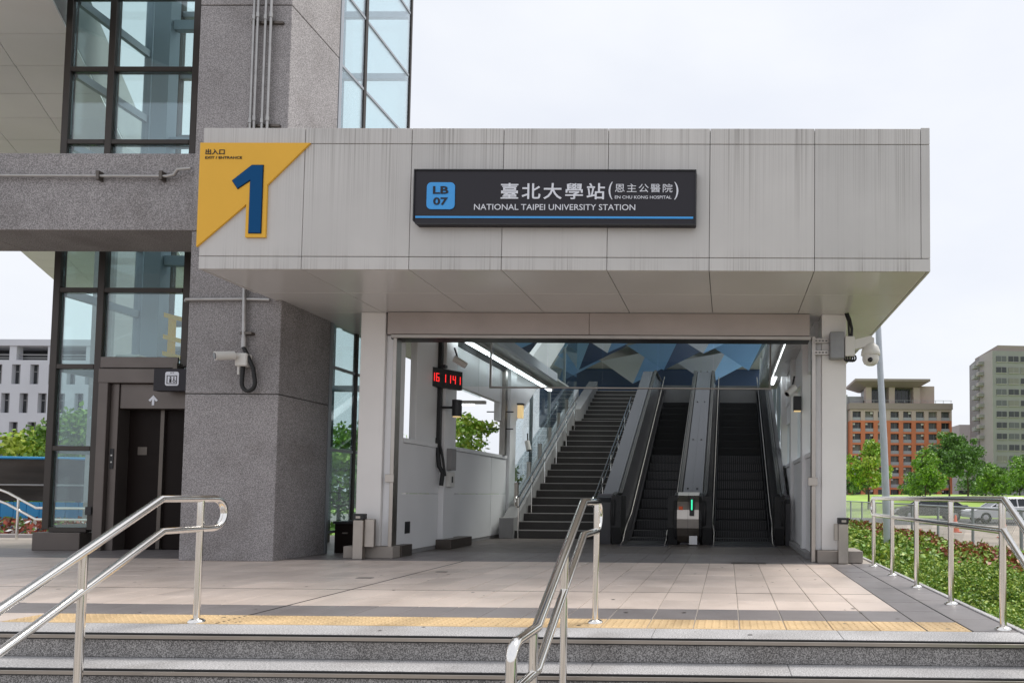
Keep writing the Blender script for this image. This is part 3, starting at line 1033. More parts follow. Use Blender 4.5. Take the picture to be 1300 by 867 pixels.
# ================================================================== INSIDE THE ENTRANCE
WX = -4.6
c = T('side_wall', 'white panelled half wall on the left inside the entrance', 'wall', (-4.65, 12, 0))
for y0, y1 in ((9.63, 10.86), (11.31, 13.28), (13.29, 14.19)):
    for z0, z1 in ((.06, .868), (.874, 1.59)):
        c.part('panel', MB().box(-4.72, WX, y0 + .004, y1 - .004, z0, z1, .003), 'white_panel')
    c.part('sill', MB().box(-4.75, WX + .02, y0, y1, 1.595, 1.66, .004), 'white_panel')
    c.part('skirting', MB().box(-4.7, WX - .012, y0, y1, 0, .058), 'curb_grey')
c.part('pillar', MB().box(-4.75, -4.52, 10.865, 11.305, 0, 3.6, .004), 'white_panel')
c.part('pillar', MB().box(-4.75, -4.54, 14.2, 14.58, 0, 3.5, .004), 'white_panel')
c.part('pillar_plinth', MB().box(-4.6, -4.36, 10.8, 11.7, 0, .15, .005), 'bronze')
for y0, y1, z0, z1 in ((10.05, 10.86, 1.665, 3.5), (11.31, 12.55, 2.72, 3.5), (12.56, 13.78, 2.72, 3.5)):
    c.part('upper_panel', MB().box(-4.72, -4.62, y0 + .004, y1 - .004, z0, z1, .003), 'white_panel')
c.part('switch_plate', MB().box(-4.599, -4.592, 9.75, 9.9, .3, .47), 'black_paint')
c.part('corner_block', MB().box(-4.6, -4.47, 9.4, 9.72, 0, .16, .004), 'bronze')

c = T('steel_post', 'slim stainless post with glass clamps on the left half wall', 'post', (-4.6, 13.95, 1.66))
c.part('shaft', MB().box(-4.66, -4.55, 13.88, 14.02, 1.662, 3.4, .004), 'brushed')
for z in (2.2, 2.55):
    c.part('clamp', MB().tube([(-4.95, 13.95, z), (-4.4, 13.95, z)], .012, 6), 'black_paint')

c = T('side_wall', 'white panelled half wall on the right inside the entrance', 'wall', (1.2, 12, 0))
for y0, y1 in ((9.63, 10.5), (10.76, 12.4), (12.66, 14.5)):
    c.part('panel', MB().box(1.2, 1.32, y0 + .004, y1 - .004, .06, 1.44, .003), 'white_panel')
    c.part('sill', MB().box(1.18, 1.34, y0, y1, 1.445, 1.51, .004), 'white_panel')
for y0, y1 in ((10.51, 10.75), (12.41, 12.65), (14.51, 14.8)):
    c.part('pillar', MB().box(1.14, 1.34, y0, y1, 0, 3.6, .004), 'white_panel')
for y0, y1 in ((9.63, 10.5), (10.76, 12.4), (12.66, 14.5)):
    c.part('upper_panel', MB().box(1.22, 1.32, y0 + .004, y1 - .004, 2.75, 3.5, .003), 'white_panel')
    c.part('pane', MB().box(1.26, 1.27, y0, y1, 1.512, 2.748), 'pane_clear')
c.part('skirting', MB().box(1.1, 1.198, 9.7, 12.4, 0, .08, .004), 'curb_grey')

# ---- stair enclosure: sloping parapets and glazing, roof, upper hall
for sx, X0, X1, lab in ((-1, -4.75, -4.62, 'sloping outer wall with long window beside the stairs'), (1, 1.25, 1.4, 'sloping outer wall with long window beside the right escalator')):
    c = T('stair_wall', lab, 'wall', ((X0 + X1) / 2, 17, 0))
    c.part('parapet', MB().prism([(14.6, 0), (14.6, .5), (21, 4.1), (21, 0)], X0, X1, 'X'), 'white_panel')
    ks = [14.6 + 1.6 * i for i in range(5)]
    for i in range(4):
        za, zb = .51 + .565 * (ks[i] - 14.6), .51 + .565 * (ks[i + 1] - 14.6)
        c.part('pane', MB().prism([(ks[i] + .03, za), (ks[i] + .03, za + 1.8), (ks[i + 1] - .03, zb + 1.86), (ks[i + 1] - .03, zb)], (X0 + X1) / 2 - .006, (X0 + X1) / 2 + .006, 'X'), 'pane_clear')
        c.part('window_bar', MB().prism([(ks[i] - .028, za - .02), (ks[i] - .028, za + 1.82), (ks[i] + .028, za + 1.82), (ks[i] + .028, za + .02)], X0 + .03, X1 - .03, 'X'), 'fence_steel')
    c.part('upper_wall', MB().prism([(13.8, 2.36), (13.8, 3.5), (15.0, 3.5), (18.9, 5.9), (20.4, 5.9), (14.7, 2.36)], X0, X1 - .002, 'X'), 'wall_pale')
c = T('stair_roof', 'unseen roof over the stairs and escalators, glazed to let daylight in', 'roof', (-1.7, 17.5, 6.2))
for k in range(4):
    for q in range(3):
        c.part('daylight_pane', MB().box(-4.75 + 2.07 * q, -2.72 + 2.07 * q, 14.3 + 1.68 * k, 15.93 + 1.68 * k, 6.3, 6.32), 'pane_clear')  # unseen glazing, added to let daylight onto the stairs and folded ceiling
    c.part('roof_beam', MB().box(-4.8, 1.45, 14.2 + 1.68 * k, 14.29 + 1.68 * k, 6.22, 6.4), 'ceiling_white')
for q in range(4):
    c.part('roof_beam', MB().box(-4.8 + 2.07 * q, -4.76 + 2.07 * q, 14.291, 21, 6.23, 6.38), 'ceiling_white')
c.part('slab', MB().prism([(11.6, 4.9), (14.25, 4.9), (14.25, 6.22), (14.2, 6.22), (14.1, 5.0)], -4.6, 1.2, 'X'), 'ceiling_white')
c = T('upper_hall', 'dim upper concourse seen at the head of the stairs', 'hall', (-3, 27, 4.16))
c.part('floor', MB().box(-2.5, 1.4, 20.42, 22.0, 3.86, 4.15), 'white_panel')
c.part('floor', MB().box(-4.75, 1.4, 22.001, 31, 3.86, 4.15), 'white_panel')  # unseen floor, made white to bounce daylight up to the ceiling
c.part('back_wall', MB().box(-8.6, 1.4, 31.0, 31.2, 3.9, 6.58), 'fold_navy')
for k in range(4):
    yy = 21.1 + 2.4 * k
    for xx in (-8.6, 1.3):
        if xx < -5 and k % 2:
            continue
        c.part('pane', MB().box(xx + .04, xx + .06, yy + .05, yy + 2.35, 4.16, 6.59), 'pane_clear')  # unseen side glazing, added so daylight reaches the hall ceiling
        c.part('window_post', MB().box(xx, xx + .1, yy - .045, yy + .045, 4.16, 6.59), 'white_panel')
c.part('roof', MB().box(-8.7, 1.45, 21.0, 31.2, 6.6, 6.8), 'ceiling_white')
c.part('slab_edge', MB().box(-2.6, 1.2, 20.1, 20.41, 3.3, 4.1), 'curb_grey')

# entrance ceiling strips
c = T('entrance_ceiling', 'white ceiling panels just inside the shutter', 'ceiling', (-1.7, 10.5, 3.5))
for x0, x1 in ((-4.7, -3.96), (.76, 1.2)):
    for y0, y1 in ((9.51, 11.0), (11.01, 12.5), (12.51, 14.0), (14.01, 15.5), (15.51, 16.9)):
        c.part('ceiling_panel', MB().box(x0, x1, y0, y1, 3.51, 3.55), 'ceiling_white')
for k in range(4):
    x0 = -3.95 + 1.175 * k
    c.part('ceiling_panel', MB().box(x0 + .004, x0 + 1.17, 9.51, 11.48, 3.51, 3.55), 'ceiling_white')
c.part('edge_beam', MB().box(-3.97, -3.9, 11.62, 15.5, 3.44, 3.62), 'fold_light')
c.part('edge_beam', MB().box(.7, .758, 11.62, 15.5, 3.44, 3.62), 'fold_light')

c = T('smoke_screen', 'hanging glass smoke screen across the hall above the escalators', 'glass screen', (-1.7, 11.5, 2.67))
for k in range(5):
    x0 = -4.0 + .936 * k
    c.part('pane', MB().box(x0 + .006, x0 + .93, 11.495, 11.507, 2.69, 3.5), 'pane_clear')
c.part('bottom_bar', MB().box(-4.02, .70, 11.48, 11.52, 2.66, 2.688, .004), 'brushed')
for x in (-4.03, .71):
    c.part('side_bar', MB().box(x - .012, x + .012, 11.48, 11.52, 2.66, 3.5), 'brushed')
c.part('return_pane', MB().box(-4.6, -4.045, 11.495, 11.507, 2.69, 3.5), 'pane_clear')

pos = ('nearest', 'second', 'third', 'farthest')
for side, X, ys_ in (('left', -4.38, (11.0, 12.45, 13.9, 15.35)), ('right', 1.0, (11.3, 12.75, 14.2))):
    for i, y in enumerate(ys_):
        c = T('strip_light', f'{pos[i]} lit fluorescent strip under the {side} ceiling edge', 'light', (X, y, 3.42), 'fluorescent strip lights')
        c.part('housing', MB().box(X - .07, X + .07, y, y + 1.4, 3.43, 3.508, .004), 'camera_white')
        c.part('tube', MB().tube([(X - .025, y + .03, 3.41), (X - .025, y + 1.37, 3.41)], .016, 8).tube([(X + .025, y + .03, 3.41), (X + .025, y + 1.37, 3.41)], .016, 8), 'tube_light')
c = T('strip_light', 'small lit strip in the window of the left half wall', 'light', (-5.3, 13.2, 2.6), 'fluorescent strip lights')
c.part('housing', MB().box(-5.6, -4.73, 13.2, 13.3, 2.62, 2.68), 'camera_white')
c.part('tube', MB().tube([(-5.55, 13.25, 2.6), (-4.95, 13.25, 2.6)], .013, 8), 'tube_light')

# ---- folded blue and grey ceiling
c = T('folded_ceiling', 'folded ceiling of blue, navy and grey triangles over the upper hall', 'ceiling', (-3, 24, 5.9))
cw = 3.0
for j, (yr, zl) in enumerate(((21.2, 5.28), (24.0, 5.26), (27.0, 5.26))):
    for i in range(5):
        xc = -9.6 + cw * i + (1.5 if j % 2 else 0)
        zt = 6.25 + .03 * j
        lim = lambda p: (max(-8.6, min(1.28, p[0])), p[1], p[2])
        A, B = lim((xc - cw / 2, yr + .2, zt - .12)), lim((xc + cw / 2, yr + .2, zt - .12))
        M_ = lim((xc + cw * .16, yr - 1.0, zt))
        P = lim((xc - cw * .06, yr, zl))
        Q = lim((xc, yr + 1.7, zt))
        if B[0] - A[0] < .4:
            continue
        cl_ = (('fold_grey', 'fold_blue'), ('fold_blue', 'fold_navy'), ('fold_grey', 'fold_blue'))[j]
        for tri, m in (((A, M_, P), cl_[0]), ((M_, B, P), cl_[1]), ((A, P, Q), 'fold_grey'), ((P, B, Q), 'fold_light')):
            up = [(p[0], p[1] + .012, p[2] + .02) for p in tri]
            c.part('fold_panel', MB().add(list(tri) + up, [(0, 1, 2), (5, 4, 3), (0, 1, 4, 3), (1, 2, 5, 4), (2, 0, 3, 5)]), m)

# ---- staircase
SX0, SX1, SY0, RS, TR = -4.2, -2.56, 13.55, .16, .30
c = T('staircase', 'dark stone stairs climbing left of the escalators', 'stairs', (-3.4, 13.6, 0))
zz, yy = 0.0, SY0
stairline = []
for i in range(26):
    if i == 18:
        yy += .6
    zz += RS
    dpt = .92 if i == 17 else TR + .02
    s_ = c.part('step', MB().box(SX0, SX1, yy, yy + dpt, max(0, zz - RS - .02), zz, .004), 'stair_stone')
    c.part('nosing', MB().box(SX0 + .001, SX1 - .001, yy - .006, yy + .03, zz - .012, zz + .003), 'stair_nosing', s_)
    stairline.append((yy, zz))
    yy += TR
c.part('curb', MB().prism([(13.45, 0), (13.45, .40), (13.7, .42), (18.7, 3.2), (19.4, 3.3), (21.9, 4.5), (21.9, 0)], -4.48, -4.203, 'X'), 'curb_grey')
c.part('curb', MB().prism([(13.5, 0), (13.5, .3), (18.7, 3.1), (20.3, 3.7), (20.3, 0)], SX1 + .003, SX1 + .05, 'X'), 'escalator_deck')
sl_ = lambda y: .42 + (y - 13.6) * .545
for i in range(6):
    y0 = 14.1 + .85 * i
    c.part('stub_post', MB().box(-4.40, -4.33, y0, y0 + .08, sl_(y0) - .1, sl_(y0) + .42), 'brushed')
    c.part('glass_panel', MB().prism([(y0 + .04, sl_(y0) + .08), (y0 + .04, sl_(y0) + .8), (y0 + .85, sl_(y0 + .81) + .8), (y0 + .85, sl_(y0 + .81) + .08)], -4.372, -4.36, 'X'), 'pane_clear')


def inner_rail(T_, x, y0, base):
    top = [(x, y0 - .12, .82)] + [(x, y0 + 1.0 * t, .82 + .545 * t) for t in (0, 5.0)]
    low = [(x, y0 - .12, .62)] + [(x, y0 + 1.0 * t, .62 + .545 * t) for t in (0, 5.0)]
    T_.part('handrail', MB().tube([(x, y0 - .12, .62), (x, y0 - .19, .66), (x, y0 - .21, .72), (x, y0 - .19, .78)] + top, .02, 8), 'stainless')
    T_.part('handrail', MB().tube(low, .018, 8), 'stainless')
    for t in (0, .9, 1.9, 2.9, 3.9, 4.8):
        T_.part('rail_post', MB().tube([(x, y0 + t, max(0, .545 * t - .15)), (x, y0 + t, .82 + .545 * t)], .014, 8), 'stainless')


inner_rail(c, -4.12, 13.5, 0)
inner_rail(c, -2.66, 13.7, 0)


# ---- escalators
EY0, EINC = 12.15, .577


def esc_top(y, h=.9):
    return h + max(0, min(y, 18.9) - 13.0) * EINC


def loft(T_, nm, pa, pb, m, dx):
    """A thin panel between two lines of (x, y, z) points, dx thick."""
    n = len(pa)
    vv = list(pa) + list(pb) + [(p[0] + dx, p[1], p[2]) for p in pa] + [(p[0] + dx, p[1], p[2]) for p in pb]
    fs = []
    for i in range(n - 1):
        fs += [(i, i + 1, n + i + 1, n + i), (2 * n + i, 3 * n + i, 3 * n + i + 1, 2 * n + i + 1), (i, 2 * n + i, 2 * n + i + 1, i + 1), (n + i, n + i + 1, 3 * n + i + 1, 3 * n + i)]
    fs += [(0, n, 3 * n, 2 * n), (n - 1, 3 * n - 1, 4 * n - 1, 2 * n - 1)]
    return T_.part(nm, MB().add(vv, fs), m)


def handbelt(T_, x):
    pts = [(x, 12.45, .12), (x, 12.25, .18), (x, 12.13, .36), (x, 12.09, .55), (x, 12.13, .73), (x, 12.25, .86), (x, 12.42, .9), (x, 13.0, .9), (x, 18.9, esc_top(18.9, .9)), (x, 20.6, esc_top(20.0, .9))]
    mb = MB()
    for dx in (-.016, .016):
        mb.tube([(p[0] + dx, p[1], p[2]) for p in pts], .026, 8)
    T_.part('handrail_belt', mb, 'black_rubber')


def escalator(x0, x1, label):
    T_ = T('escalator', label, 'escalator', ((x0 + x1) / 2, 12.2, 0), 'escalators side by side')
    T_.part('comb_plate', MB().box(x0 - .05, x1 + .05, 11.75, 12.3, 0, .006), 'escalator_deck')
    T_.part('truss', MB().prism([(13.7, -.2), (14.6, -.2), (20.2, 3.0), (20.4, 3.0), (20.4, 3.6), (20.2, 3.62), (14.0, .06)], x0 - .15, x1 + .15, 'X'), 'escalator_step')
    yy_, zz_ = 12.3, .004
    for i in range(20):
        rise = min(.21, max(0, (i - 1.3) * .07)) if i < 5 else .21
        dep = .42 if i < 4 else .365
        zz_ += rise
        mb = MB().box(x0 + .006, x1 - .006, yy_ + .003, yy_ + dep, zz_ - .23, zz_, .003)
        s_ = T_.part('step', mb, 'escalator_step')
        if i < 12:
            rm = MB()
            nr = 22
            for k in range(nr):
                xx = x0 + .02 + (x1 - x0 - .04) * (k + .5) / nr
                rm.box(xx - .008, xx + .008, yy_ - .004, yy_ + .0025, zz_ - .18, zz_ - .004)
            T_.part('riser_cleats', rm, 'escalator_panel', s_)
        yy_ += dep
    for sgn, xe in ((-1, x0), (1, x1)):
        xo = xe + sgn * .19
        low = [(xe, 12.2, .0), (xe, 13.3, .04), (xe, 13.6, .2), (xe, 18.9, .2 + 5.3 * EINC), (xe, 20.2, .2 + 6.4 * EINC)]
        top = [(xo, 12.16, .86), (xo, 12.95, .86), (xo, 13.25, esc_top(13.25, .86)), (xo, 18.9, esc_top(18.9, .86)), (xo, 20.2, esc_top(20.2, .86))]
        loft(T_, 'balustrade', low, top, 'escalator_panel', sgn * .02)
        T_.part('newel_end', MB().prism([(12.2, 0), (12.12, .3), (12.12, .6), (12.16, .855), (12.7, .855), (12.7, 0)], min(xe, xo) + (.02 if sgn > 0 else 0), max(xe, xo) - (.02 if sgn < 0 else 0), 'X'), 'black_rubber')
        hi = [(p[0] - sgn * .004, p[1], p[2] + .16) for p in low]
        loft(T_, 'skirt', [(p[0] - sgn * .006, p[1], p[2]) for p in low], hi, 'escalator_deck', -sgn * .004)
        T_.part('skirt_edge', MB().tube([(xe - sgn * .012, 11.95, .012), (xe - sgn * .012, 12.2, .06), (xe - sgn * .012, 12.4, .22), (xe + sgn * .03, 13.0, .34), (xe + sgn * .03, 13.5, .5), (xe + sgn * .03, 20.2, .5 + 6.7 * EINC)], .014, 6), 'brushed')
        handbelt(T_, xe + sgn * .165)
    return T_


e1 = escalator(-1.86, -1.07, 'left escalator with dark panels beside the stairs')
e2 = escalator(-.25, .82, 'right escalator with dark panels beside the right wall')
# outer decks and newel boxes
dk = [(12.5, .82), (12.5, .89), (13.0, .89), (18.9, esc_top(18.9, .89)), (20.4, esc_top(20.2, .89)), (20.4, esc_top(20.2, .82)), (18.9, esc_top(18.9, .82)), (13.0, .82)]
dk_box = [(12.22, 0), (12.2, .74), (12.26, .82), (12.5, .86), (13.0, .86), (18.9, esc_top(18.9, .84)), (20.2, esc_top(20.2, .84)), (20.2, 3.4), (13.6, 0)]
e1.part('outer_cladding', MB().prism(dk_box, -2.35, -2.075, 'X'), 'escalator_panel')
e1.part('outer_deck', MB().prism(dk, -2.36, -2.085, 'X'), 'escalator_deck')
e2.part('outer_cladding', MB().prism(dk_box, 1.035, 1.12, 'X'), 'escalator_panel')
e2.part('outer_deck', MB().prism(dk, 1.045, 1.13, 'X'), 'escalator_deck')
mid = e1.part('middle_deck', MB().prism(dk, -.845, -.475, 'X'), 'escalator_deck')
e1.part('middle_core', MB().prism([(p[0] + .05, max(0, p[1] - .05)) for p in dk_box], -.84, -.48, 'X'), 'escalator_panel')
for k in range(4):
    for x in (-.76, -.58):
        y_ = 13.2 + 1.9 * k
        e1.part('deck_bolt', MB().lathe((x, y_, esc_top(y_, .89)), [(.024, -.02), (.024, .008), (.018, .014), (0, .015)], 10), 'escalator_panel', mid)
e1.part('deck_seam', MB().prism([(p[0], p[1] + .004) for p in dk], -.673, -.667, 'X'), 'escalator_panel', mid)
nw = [(12.34, 0), (12.2, .06), (12.1, .16), (12.04, .3), (12.02, .46), (12.04, .62), (12.1, .76), (12.2, .87), (12.34, .93), (12.62, .93), (12.62, 0)]
nb = e1.part('newel_cover', MB().prism(nw, -.88, -.50, 'X'), 'brushed')
for xa in (-.93, -.499):
    e1.part('newel_side', MB().prism([(p[0] + (.02 if p[0] < 12.5 else 0), max(0, p[1] - .015)) for p in nw], xa, xa + .049, 'X'), 'black_rubber')
e1.part('seam', MB().prism([(p[0] - .003 if p[0] < 12.4 else p[0], p[1] + .002) for p in nw], -.692, -.688, 'X'), 'escalator_panel', nb)
e1.part('indicator', MB().box(-.66, -.58, 11.985, 12.06, .52, .86, .004), 'black_paint', nb)
e1.part('indicator_light', MB().box(-.632, -.608, 11.98, 11.984, .62, .8), 'led_green', nb)
e1.part('sticker', MB().box(-.85, -.78, 12.025, 12.031, .62, .68), 'cone_orange', nb)
e1.part('notice_card', MB().box(-.66, -.52, 11.96, 11.97, .02, .17), 'white_panel', nb)

# ---- speakers, clock and cameras on the left
c = T('equipment_pole', 'black equipment pole against the left white pillar', 'pole', (-4.45, 10.85, 1.1))
c.part('pole', MB().box(-4.64, -4.56, 10.77, 10.84, 1.5, 3.5, .004), 'black_paint')
c.part('cable_bundle', MB().tube([(-4.6, 10.78, 1.75), (-4.585, 10.76, 1.55), (-4.55, 10.75, 1.3), (-4.5, 10.77, 1.2), (-4.52, 10.77, 1.0)], .035, 8).tube([(-4.57, 10.77, 1.72), (-4.49, 10.75, 1.4), (-4.46, 10.77, 1.15)], .02, 8), 'black_rubber')
for z in (2.24, 2.62, 2.78, 3.12):
    c.part('brace', MB().tube([(-4.9, 10.78, z), (-4.57, 10.78, z)], .011, 6), 'black_paint')
    c.part('brace_end', MB().tube([(-4.92, 10.78, z), (-4.86, 10.78, z)], .022, 8), 'black_paint')
c = T('wall_light', 'black cylinder wall light with warm underside on the left pole', 'wall light', (-4.3, 10.8, 2.1))
c.part('body', MB().cyl((-4.31, 10.8), .075, 2.1, 2.36, 14), 'black_paint')
c.part('lens', MB().cyl((-4.31, 10.8), .062, 2.085, 2.099, 12), 'lamp_warm')
c.part('arm', MB().tube([(-4.57, 10.8, 2.24), (-4.38, 10.8, 2.24)], .02, 8), 'black_paint')
c = T('led_clock', 'black LED clock with red digits on the left equipment pole', 'clock', (-4.45, 10.7, 2.6))
ang = R(58)
ca, sa = math.cos(ang), math.sin(ang)


def clk(u, w, z):
    return (-4.66 + u * ca - w * sa, 10.52 + u * sa + w * ca, z)


def clk_box(mb, u0, u1, w0, w1, z0, z1):
    vv = [clk(u, w, z) for z in (z0, z1) for w in (w0, w1) for u in (u0, u1)]
    return mb.add(vv, [(0, 2, 3, 1), (4, 5, 7, 6), (0, 1, 5, 4), (2, 6, 7, 3), (0, 4, 6, 2), (1, 3, 7, 5)])


bx = c.part('case', clk_box(MB(), 0, .62, 0, .08, 2.55, 2.85), 'black_paint')
SEG = {'1': 'bc', '6': 'acdefg', '4': 'bcfg'}
for ch, u in zip('161141', (.06, .14, .26, .35, .44, .53)):
    mb = MB()
    h2, w2, t2 = .065, .055, .012
    zc = 2.70
    segs = {'a': (0, w2, h2 - t2, h2), 'd': (0, w2, -h2, -h2 + t2), 'g': (0, w2, -t2 / 2, t2 / 2), 'f': (0, t2, 0, h2), 'e': (0, t2, -h2, 0), 'b': (w2 - t2, w2, 0, h2), 'c': (w2 - t2, w2, -h2, 0)}
    for sname in SEG[ch]:
        a_, b2, z0, z1 = segs[sname]
        clk_box(mb, u + a_, u + b2, -.004, -.001, zc + z0, zc + z1)
    c.part('digit', mb, 'led_red', bx)
c.part('bracket', MB().box(-4.52, -4.46, 10.66, 10.76, 2.86, 2.9), 'black_paint')

for nm, p, d, lab in (('bullet_camera', (-4.36, 10.75, 3.02), (.16, .1, -.1), 'white bullet camera above the red LED clock'),
                      ('bullet_camera', (-4.3, 14.6, 2.0), (.06, -.05, -.2), 'white bullet camera hanging by the foot of the stair window'),
                      ('bullet_camera', (1.02, 10.5, 2.55), (-.12, -.08, -.12), 'white bullet camera on the first right inner pillar')):
    c = T(nm, lab, 'camera', p)
    v0, dv = Vector(p), Vector(d)
    b_ = c.part('body', MB().tube([v0, v0 + dv], .055, 12), 'camera_white')
    c.part('lens', MB().tube([v0 + dv * 1.002, v0 + dv * 1.03], .04, 10), 'camera_lens', b_)
    c.part('bracket', MB().tube([v0 + dv * .3 + Vector((0, 0, .04)), v0 + Vector((0, .02, .17))], .014, 6), 'black_paint')
c = T('wall_light', 'small square wall light on the right inner pillar', 'wall light', (1.08, 10.5, 2.2))
c.part('body', MB().box(1.0, 1.12, 10.4, 10.5, 2.18, 2.4, .006), 'black_paint')
c.part('lens', MB().box(1.01, 1.11, 10.41, 10.49, 2.165, 2.179), 'lamp_warm')
c = T('wall_light', 'small amber wall light on the left pillar by the stairs', 'wall light', (-4.5, 14.7, 2.6))
c.part('body', MB().box(-4.53, -4.42, 14.62, 14.72, 2.5, 2.78, .006), 'lamp_warm')
c.part('cap', MB().box(-4.54, -4.41, 14.61, 14.73, 2.782, 2.82), 'black_paint')
c = T('control_box', 'grey control box with key switch on the left pillar', 'box', (-4.42, 11.0, .95))
c.part('box', MB().box(-4.519, -4.44, 10.95, 11.15, 1.25, 1.6, .005), 'curb_grey')
c.part('switch_box', MB().box(-4.519, -4.45, 10.93, 11.13, .98, 1.22, .005), 'camera_white')
c.part('key_switch', MB().box(-4.449, -4.444, 11.0, 11.05, 1.05, 1.15), 'black_paint')
c = T('bench_cabinet', 'low dark cabinet behind the left white column', 'cabinet', (-5.4, 10.0, 0))
c.part('body', MB().box(-5.72, -5.06, 9.95, 10.4, 0, .42, .006), 'elevator_dark')
c.part('top', MB().box(-5.74, -5.04, 9.93, 10.42, .422, .46, .004), 'black_paint')
c.part('handle', MB().box(-5.6, -5.52, 9.935, 9.949, .28, .3), 'brushed')

# ================================================================== STAINLESS RAILINGS
def arc(x, y, z, r, a0, a1, n=7):
    return [(x, y + r * math.cos(R(a0 + (a1 - a0) * i / n)), z + r * math.sin(R(a0 + (a1 - a0) * i / n))) for i in range(n + 1)]


def stair_rail(x, label, ytop=4.86, posts=(4.72, 3.84, 3.16)):
    T_ = T('stair_handrail', label, 'handrail', (x, posts[0], 0), 'stainless handrails on the front steps')
    hz, gap, rr = .835, .205, .0245
    yk, yl, ye = 4.31, 3.29, 2.98
    drop = .585
    up = arc(x, ytop - gap / 2, hz - gap / 2, gap / 2, 0, 90)
    up += [(x, yk, hz), (x, yl, hz - drop), (x, ye, hz - drop)]
    dn = arc(x, ye, hz - drop - .07, .07, 90, 180, 5)
    path = list(up[:]) + dn[1:] + [(x, ye - .07, hz - drop - gap - .1)]
    T_.part('top_rail', MB().tube(path, rr, 14), 'stainless')
    low = list(reversed(arc(x, ytop - gap / 2, hz - gap / 2, gap / 2, -90, 0)))[0:]
    low += [(x, yk + .02, hz - gap), (x, yl + .02, hz - gap - drop), (x, ye - .02, hz - gap - drop)]
    T_.part('lower_rail', MB().tube(low, rr - .002, 14), 'stainless')
    for y in posts:
        step = 0 if y > NOSE else math.ceil((NOSE - y) / GO)
        zb = -RISE * step
        zt = hz if y >= yk else max(hz - drop, hz - drop * (yk - y) / (yk - yl))
        T_.part('post', MB().cyl((x, y), .021, zb, zt - .012, 14), 'stainless')
        T_.part('flange', MB().lathe((x, y, zb), [(.052, 0), (.052, .008), (.04, .02), (.024, .026)], 16), 'stainless')


stair_rail(-3.59, 'left stainless double handrail descending the front steps', posts=(4.64, 3.80, 3.1))
stair_rail(-.905, 'middle stainless double handrail descending the front steps', posts=(4.76, 3.84, 3.24))

c = T('platform_railing', 'stainless two-rail railing along the right platform edge beside the hedge', 'railing', (1.86, 6.7, 0))
x, hz, gap = 1.86, .86, .21
yk = 4.62
c.part('top_rail', MB().tube(arc(x, 8.86 - gap / 2, hz - gap / 2, gap / 2, 0, 90) + [(x, yk, hz + .01), (x, 3.6, hz - .59), (x, 3.2, hz - .59)], .0245, 14), 'stainless')
c.part('lower_rail', MB().tube(list(reversed(arc(x, 8.86 - gap / 2, hz - gap / 2, gap / 2, -90, 0))) + [(x, yk + .02, hz - gap + .01), (x, 3.62, hz - gap - .59), (x, 3.2, hz - gap - .59)], .0225, 14), 'stainless')
for y in (4.67, 5.74, 6.78, 7.77, 8.75):
    c.part('post', MB().cyl((x, y), .023, 0, hz - .012, 14), 'stainless')
    c.part('flange', MB().lathe((x, y, 0), [(.056, 0), (.056, .008), (.042, .02), (.025, .026)], 16), 'stainless')
c.part('post', MB().cyl((x, 3.7), .023, -.465, .3, 12), 'stainless')

c = T('ramp_railing', 'small stainless railing before the blue hoarding at far left', 'railing', (-12.4, 12.0, 0))
for dz in (0, -.2):
    c.part('rail', MB().tube([(-14.2, 12.0, 1.33 + dz), (-12.75, 12.0, .83 + dz), (-12.22, 12.0, .56 + dz), (-10.6, 12.0, .56 + dz)], .022, 10), 'stainless')
for x, zt in ((-13.7, 1.15), (-12.55, .72), (-11.2, .56)):
    c.part('post', MB().cyl((x, 12.0), .02, 0, zt, 10), 'stainless')

# ================================================================== LEFT BACKGROUND
c = T('hoarding', 'blue board hoarding with dark tarpaulin above at far left', 'hoarding', (-16, 14.4, GZ))
for k in range(46):
    x0 = -23 + .28 * k
    c.part('board', MB().box(x0, x0 + .272, 14.4, 14.43 + .006 * (k % 2), GZ, .62, .004), 'hoarding_blue')
tp = MB()
nxs, nzs = 40, 8
tv = [(-23 + 12.9 * i / nxs, 14.46 + .04 * math.sin(i * .9 + j * .7) + .03 * math.sin(i * 2.3 - j), .64 + .9 * j / nzs) for j in range(nzs + 1) for i in range(nxs + 1)]
tp.add(tv, [(j * (nxs + 1) + i, j * (nxs + 1) + i + 1, (j + 1) * (nxs + 1) + i + 1, (j + 1) * (nxs + 1) + i) for j in range(nzs) for i in range(nxs)], True)
c.part('tarpaulin', tp, 'tarp_dark')
c.part('wire', MB().tube([(-23, 14.38, .98), (-10.1, 14.38, .98)], .02, 6), 'concrete')
c.part('top_rail', MB().tube([(-23, 14.45, 1.62), (-10.1, 14.45, 1.52)], .03, 8), 'hoarding_blue')
for k in range(6):
    c.part('post', MB().box(-22.9 + 2.4 * k, -22.83 + 2.4 * k, 14.52, 14.58, GZ, 1.55), 'fence_steel')
o = MB().box(-23, -10.2, 12.55, 12.7, GZ, .06, .01).build('planter_kerb', 'tower_pale')
tag(o, 'low pale kerb along the flower bed at far left', 'kerb')

